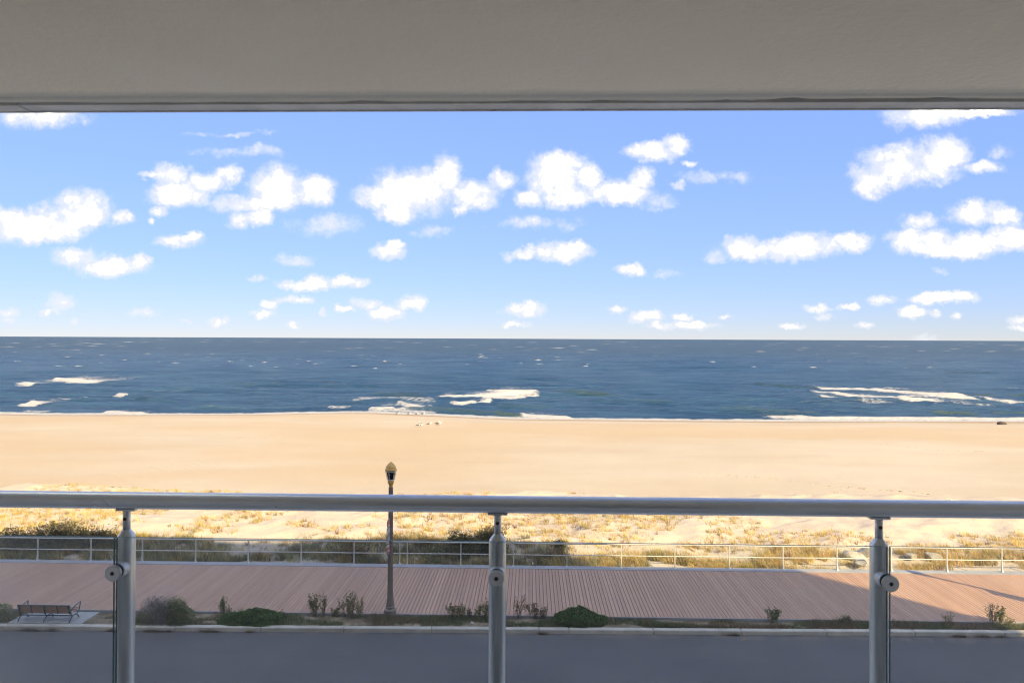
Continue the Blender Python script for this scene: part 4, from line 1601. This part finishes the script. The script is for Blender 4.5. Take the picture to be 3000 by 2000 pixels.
    W(996, 1012, 1742, 1803, 'thin tall weed with ochre head left of the lamp', 2, WEED + [(.22, .17, .07)], 150, .03, seed=6)
    W(1008, 1044, 1729, 1808, 'thick many-stemmed brownish weed left of the lamp', 8, WEED + BROWN[1:2], 640, .032, seed=7)
    W(1042, 1067, 1733, 1806, 'forked weed leaning right, nearest the lamp on its left', 3, WEED, 260, .03, seed=8, lean=.05)
    W(1316, 1338, 1750, 1806, 'dark-stemmed weed, leftmost of the clump left of the middle post', 4, WEED + BROWN[:1], 300, .03, seed=9)
    W(1334, 1354, 1762, 1806, 'drooping olive weed in the clump left of the middle post', 4, WEED, 230, .03, seed=10)
    W(1348, 1370, 1755, 1802, 'upright leafy weed near the white litter', 4, WEED, 260, .028, seed=11)
    W(1372, 1384, 1772, 1806, 'dead black weed stalk just above the white litter', 2, [(.035, .03, .025), (.06, .05, .04)], 130, .024, seed=12)
    W(1390, 1412, 1758, 1806, 'yellow-green weed leaning right beside the middle post', 3, WEED + [(.2, .17, .07)], 240, .03, lean=.08, seed=13)
    W(1410, 1436, 1754, 1806, 'bushy weed half hidden behind the middle post', 6, WEED, 380, .03, seed=14)
    W(1496, 1546, 1736, 1808, 'sparse bare-branched weed right of the middle post', 7, BROWN + OLIVE[:1], 260, .026, seed=15)
    W(1545, 1580, 1754, 1804, 'brown withered weed leaning left beside the domed shrub', 5, BROWN + WEED[:1], 330, .03, lean=-.10, seed=16)
    W(1578, 1606, 1768, 1806, 'short dead brown weed touching the domed shrub', 4, BROWN, 240, .028, seed=17)
    W(2236, 2296, 1764, 1816, 'open leafy plant alone on the right half of the strip', 6, GREEN + WEED, 420, .034, seed=18)
    W(2462, 2492, 1789, 1816, 'short grassy weed left of the right glass post', 6, GREEN + WEED, 240, .028, seed=19)
    W(2768, 2798, 1780, 1822, 'thin three-pronged dark weed right of the right post', 3, OLIVE + BROWN[:1], 150, .028, seed=20)
    W(2894, 2922, 1757, 1820, 'tall dark open weed against the sunlit planks', 5, OLIVE + BROWN[:1], 330, .03, seed=21)
    W(2920, 2944, 1761, 1820, 'tall dense weed beside the open one, against sunlit planks', 5, OLIVE + GREEN[:1], 420, .032, seed=23)
    W(2950, 2974, 1789, 1814, 'little dark sprig rightmost on the strip', 3, OLIVE + BROWN[:1], 130, .026, seed=24)

    # ground cover
    rg = np.random.default_rng(5)
    n = 15000
    x = rg.uniform(-24, 24, n)
    y = kb(x) + .03 + (Y_BW0 - .06 - kb(x)) * rg.uniform(0, 1, n)
    d = fbm(x * .55, y * 1.6, 301, 4)
    padl, padr = at(18, 1828, Z_KERB).x - .1, at(235, 1828, Z_KERB).x + .03
    keep = (d > -.10) & ~((x > padl) & (x < padr))
    x, y, d = x[keep], y[keep], d[keep]
    n = len(x)
    kk = np.repeat(np.arange(n), 4)
    m = len(kk)
    px_ = x[kk] + rg.normal(0, .05, m)
    py_ = np.clip(y[kk] + rg.normal(0, .04, m), kb(px_) + .01, Y_BW0 - .02)
    a = rg.uniform(0, 2 * math.pi, m)
    hh = (.05 + .18 * np.clip(d[kk] + .3, 0, 1)) * rg.uniform(.4, 1.4, m)
    tl = rg.uniform(.03, .16, m)
    cc = np.where((fbm(x * .8, y, 311, 3)[kk] + rg.normal(0, .2, m) > -.02)[:, None], pal([(.15, .175, .075), (.12, .15, .06), (.20, .20, .095)], m, rg), pal(DRY[2:] + BROWN + [(.22, .18, .10)], m, rg))
    B = blades(np.stack([px_, py_, np.full(m, Z_SOIL - .02)], 1), hh, rg.uniform(.012, .028, m), np.stack([np.cos(a) * tl, np.sin(a) * tl * .6], 1), cc, 2, rg)
    o = struct(link('ground_cover', np_mesh('ground_cover', *B[:2], M['grass'], B[2])), 'stuff', 'low green and withered weeds covering the strip behind the kerb')
    o['category'] = 'ground cover'

    # dry tufts in the gutter
    spots = [(93, 1846, .5, 'largest dry weed tuft in the gutter below the bench'), (158, 1846, .28, 'thin dry tuft in the gutter below the bench\'s right half'),
             (330, 1849, .30, 'dry tuft in the gutter just left of the left glass post'), (446, 1851, .42, 'dry brown tuft in the gutter below the twiggy shrub'),
             (492, 1851, .16, 'tiny dry tuft in the gutter beside the kerb joint under the twiggy shrub'),
             (612, 1852, .48, 'wide dry tuft in the gutter left of the low green shrub'), (730, 1853, .2, 'small dry tuft in the gutter below the low green shrub'),
             (1590, 1858, .24, 'dark little tuft in the gutter left of the domed shrub'), (2150, 1864, .3, 'flat dark tuft in the gutter above the twig'),
             (2812, 1866, .34, 'dry tuft in the gutter right of the right glass post'), (2884, 1868, .3, 'thin dry tuft in the gutter near the right edge'), (2935, 1868, .2, 'small dry tuft in the gutter rightmost')]
    for i, (px, py, w, lab) in enumerate(spots):
        q = at(px, py, Z_ROAD)
        q.y = kf(q.x) - .05
        rr = np.random.default_rng(400 + i)
        n = int(220 * w / .3)
        P = np.stack([rr.normal(0, w * .42, n), -np.abs(rr.normal(0, .03, n)), np.zeros(n)], 1)
        a = rr.uniform(0, 6.28, n)
        tl = rr.uniform(.03, .13, n)
        B = blades(P, rr.uniform(.02, .13, n), np.full(n, .014), np.stack([np.cos(a) * tl, -np.abs(np.sin(a)) * tl * .6], 1), pal(BROWN + [(.10, .085, .05)], n, rr), 2, rr)
        o = link('gutter_weed', np_mesh('gutter_weed', *B[:2], M['grass'], B[2]), None, (q.x, q.y, Z_ROAD))
        tag(o, lab, 'weed', 'dry tufts in the gutter')


build_strip_plants()


def build_dune_shrubs():
    rng = np.random.default_rng(31)
    DARK = [(.12, .13, .06), (.155, .155, .075), (.095, .10, .05), (.19, .16, .08)]

    def shrub(px, py, Y, rx, rz, label, n, cols=DARK, ry=1.1, lump=.7):
        q = at_y(px, py, Y)
        z = float(sand_z(q.x, Y))
        r = thing('dune_shrub', (q.x, Y, z - .05), label, 'shrub', 'dark shrubs in the dune')
        mb, tips = twigs(46, rz * 1.1, rx * .95, rng, .012, (0, 0), 3, rx * .4)
        obj('branch', mb, M['stem'], r)
        S = shrub_mesh((0, 0, 0), (rx, ry, rz), n, .042, cols, rng, .75, lump, long=1.7)
        T = np.array([tuple(t) for t in tips])
        m = 900
        L = leaves(T[rng.integers(0, len(T), m)] + rng.normal(0, .045, (m, 3)), .04, pal(cols + [(.14, .10, .05)], m, rng), rng)
        V, F, C = tri_to_quad_join([S, L])
        link('foliage', np_mesh('foliage', V, F, M['leaf'], C), r)
    shrub(1352, 1640, 35.6, .85, 1.02, 'dark ragged dune shrub left of the middle post behind the railing', 6000)
    shrub(1440, 1640, 35.9, .95, 1.16, 'taller dark dune shrub rising behind the middle glass post', 7000)
    shrub(1270, 1640, 35.2, .55, .5, 'low dark shrub at the left foot of the pair behind the middle post', 3500, OLIVE + DARK)
    shrub(60, 1640, 36.0, 1.6, 1.02, 'wide dark dune shrub behind the railing at the left edge', 7000)
    shrub(175, 1640, 36.2, 1.5, 1.22, 'broad dark dune shrub between two rail posts above the bench', 7000)
    shrub(282, 1640, 36.0, 1.2, .98, 'dark dune shrub behind the railing beside the left glass post', 5000)
    shrub(1035, 1640, 35.3, .8, .66, 'rusty brown low shrub left of the lamp post behind the railing', 3500, RUST + OLIVE[:2])
    shrub(1590, 1640, 35.0, .55, .42, 'small reddish-brown shrub behind the small bird on the boardwalk edge', 1600, RUST + OLIVE)
    shrub(1640, 1625, 36.0, .30, .55, 'small upright dark shrub behind the railing right of the middle post', 600, OLIVE + DARK, .3)


build_dune_shrubs()

# ------------------------------------------------------------------ rocks, birds and small things
def rock_mesh(name, sx, sy, sz, seed, mat, cuts=7):
    import bmesh
    bm = bmesh.new()
    bmesh.ops.create_icosphere(bm, subdivisions=3, radius=1.0)
    rr = random.Random(seed)
    planes = []
    for _ in range(cuts):
        v = Vector((rr.gauss(0, 1), rr.gauss(0, 1), rr.gauss(0, 1))).normalized()
        planes.append((v, rr.uniform(.5, .8)))
    for v in bm.verts:
        for nrm, d in planes:
            e = v.co.dot(nrm)
            if e > d:
                v.co -= nrm * (e - d) * .92
        v.co *= 1 + rr.uniform(-.025, .025)
        v.co = Vector((v.co.x * sx, v.co.y * sy, v.co.z * sz))
    me = bpy.data.meshes.new(name)
    bm.to_mesh(me)
    bm.free()
    me.materials.append(mat)
    return me


for i, (px, py, sx, sy, sz, rx, lab) in enumerate([
        (2502, 1622, .62, .35, .26, .35, 'long pale slanting rock slab in the dune grass left of the right post'),
        (2540, 1612, .50, .40, .34, -.1, 'blocky pale rock behind the slanting slab, beside the right post'),
        (2520, 1640, .40, .30, .20, .1, 'low grey rock in the grass below the slanting slab'),
        (2668, 1622, .34, .26, .15, .2, 'small flat pale rock in the dune grass right of the right post'),
        (2738, 1626, .52, .32, .24, -.15, 'pale rock with blue-grey side near the right end of the dune')]):
    q = at(px, py, 0.15)
    z = float(sand_z(q.x, q.y))
    o = link('dune_rock', rock_mesh('dune_rock', sx, sy, sz, 40 + i, M['rock']), None, (q.x, q.y, max(z + .10, .05)))
    o.rotation_euler = (rx, rx * .8, i * .7)
    tag(o, lab, 'rock', 'rocks in the dune grass')

q = at(2935, 1247, SEA + .9)
o = link('beach_rock', rock_mesh('beach_rock', .68, .5, .50, 71, M['dark_rock'], 4), None, (q.x, q.y, float(sand_z(q.x, q.y)) + .10))
tag(o, 'dark rounded rock alone on the sand near the water at the right', 'rock')


def build_gull(px, py, label, rz, s=1.0, ground=None, name='seagull', lab_grp='gulls on the sand'):
    if ground is None:
        q = at(px, py, SEA + 1.0)
        for _ in range(4):
            z = max(float(sand_z(q.x, q.y)), SEA)
            q = at(px, py, z)
    else:
        q = at(px, py, ground)
        z = ground
    r = thing(name, (q.x, q.y, z), label, 'bird', lab_grp, rz)
    spine = [(-.30, .22, .012, .010), (-.22, .215, .035, .02), (-.12, .215, .075, .06), (0, .22, .095, .085), (.10, .245, .085, .08),
             (.16, .29, .055, .055), (.19, .34, .040, .042), (.215, .385, .046, .046), (.25, .395, .036, .034), (.275, .39, .015, .014)]
    n = 10
    body = MB().loft([[(x * s, a * math.cos(t) * s, (zc + b * math.sin(t)) * s) for t in np.linspace(0, 2 * math.pi, n + 1)[:-1]] for x, zc, a, b in spine])
    obj('body', body, M['gull_white'], r, True)
    for sd in (-1, 1):
        sec = [(.09, .28, .0), (.02, .30, .1), (-.12, .275, .09), (-.28, .235, .03), (-.38, .225, 0.0)]
        rings = []
        for x, zc, w in sec:
            rings.append([(x * s, sd * (.045 + w * .35) * s, (zc + .012) * s), (x * s, sd * (.05 + w * .6) * s, (zc - .05 - w * .4) * s),
                          (x * s, sd * (.03 + w * .45) * s, (zc - .05 - w * .4) * s), (x * s, sd * (.015) * s, (zc - .006) * s)])
        obj('wing', MB().loft(rings), M['gull_grey'], r, True)
        obj('leg', MB().tube([(.01 * s, sd * .035 * s, .16 * s), (.0, sd * .035 * s, .01 * s), (.045 * s, sd * .04 * s, 0.004 * s)], .008 * s, 4), M['gull_beak'], r)
    obj('beak', MB().tube([(.265 * s, 0, .39 * s), (.33 * s, 0, .38 * s)], [.013 * s, .004 * s], 6), M['gull_beak'], r)


gl = [(1227, 1250, 'gull with dark back, front left of the huddle of three on the sand', .2), (1234, 1250, 'gull with dark back, front right of the huddle of three on the sand', -.3),
      (1231, 1244.5, 'gull at the rear of the huddle of three on the sand', 2.2), (1258, 1246, 'lone gull between the huddle of three and the pair', .3),
      (1283, 1243, 'rear left gull of the pair on the sand', .5), (1287, 1245.5, 'front right gull of the pair on the sand', .1),
      (1165, 1215, 'leftmost gull at the water\'s edge', .2), (1199, 1215.5, 'second gull from the left at the water\'s edge', .5),
      (1222, 1216, 'third gull from the left at the water\'s edge', .6), (1240, 1216, 'rightmost of the four gulls at the water\'s edge', .2)]
for px, py, lab, rz in gl:
    build_gull(px, py, lab, rz, 1.1)
build_gull(1563, 1657, 'small pale bird with dark wings on the far edge of the boardwalk', 2.3, .34, .014, 'small_bird', None)

# white scrap and twig
q = strip_pt(1384, 1822)
mb = MB().add([(-.06, 0, .02), (-.01, -.03, .05), (.06, .01, .0), (.03, .05, .03), (-.03, .05, .06), (.0, .01, .09)],
              [(0, 1, 5), (1, 2, 5), (2, 3, 5), (3, 4, 5), (4, 0, 5), (0, 4, 3, 2, 1)])
tag(obj('litter_scrap', mb, M['litter'], None, False, (q.x, kb(q.x) + .22, Z_SOIL + .03)), 'white scrap of litter in the weeds left of the middle post', 'litter')
a, b, c = at(2165, 1879, Z_ROAD), at(2192, 1870, Z_ROAD), at(2172, 1872, Z_ROAD)
mb = MB().tube([(0, 0, .012), ((b.x - a.x) * .5, (b.y - a.y) * .5, .03), (b.x - a.x, b.y - a.y, .012)], [.014, .011, .005], 5)
mb.tube([((b.x - a.x), (b.y - a.y), .012), (c.x - a.x + .12, c.y - a.y + .06, .02), (c.x - a.x - .1, c.y - a.y + .03, .012)], [.007, .006, .003], 5)
tag(obj('dry_twig', mb, M['twig'], None, False, (a.x, a.y, Z_ROAD)), 'pale dry forked twig lying on the asphalt near the kerb', 'twig')


def build_footprints():
    """trails of footprints: small sand rims thrown up beside each tread"""
    rng = np.random.default_rng(8)
    V, F = [], []
    trails = [[(2040, 1386), (2250, 1400), (2350, 1412), (2420, 1423), (2560, 1434), (2690, 1444), (2800, 1458), (2900, 1470)],
              [(640, 1284), (700, 1283), (760, 1282), (840, 1284)], [(2560, 1300), (2640, 1306), (2760, 1318), (2900, 1322)]]
    for tr in trails:
        for (ax, ay), (bx, by) in zip(tr[:-1], tr[1:]):
            n = max(2, int(abs(bx - ax) / 24))
            for i in range(n):
                t = (i + rng.uniform(.1, .9)) / n
                q = at(ax + (bx - ax) * t, ay + (by - ay) * t + rng.normal(0, 1.2), -1.1)
                z = float(sand_z(q.x, q.y))
                q = at(ax + (bx - ax) * t, ay + (by - ay) * t, z)
                z = float(sand_z(q.x, q.y))
                s = rng.uniform(.3, .8)
                o = len(V)
                m = 9
                for (rr, h) in ((.34, -.03), (.20, .085), (.10, .02), (.02, -.02)):
                    for k in range(m):
                        a = 2 * math.pi * k / m
                        e = 1 + .3 * rng.normal()
                        V.append((q.x + math.cos(a) * rr * s * e, q.y + math.sin(a) * rr * s * .8, z + h * s * (1 + .3 * rng.normal())))
                for r_ in range(3):
                    for k in range(m):
                        F.append((o + r_ * m + k, o + r_ * m + (k + 1) % m, o + (r_ + 1) * m + (k + 1) % m, o + (r_ + 1) * m + k))
    me = np_mesh('footprints', np.array(V), np.array(F), M['sand'], attrs={'wet': np.full(len(V), .25)})
    struct(link('footprints', me), 'stuff', 'trails of footprints across the smooth sand')['category'] = 'footprints'


build_footprints()
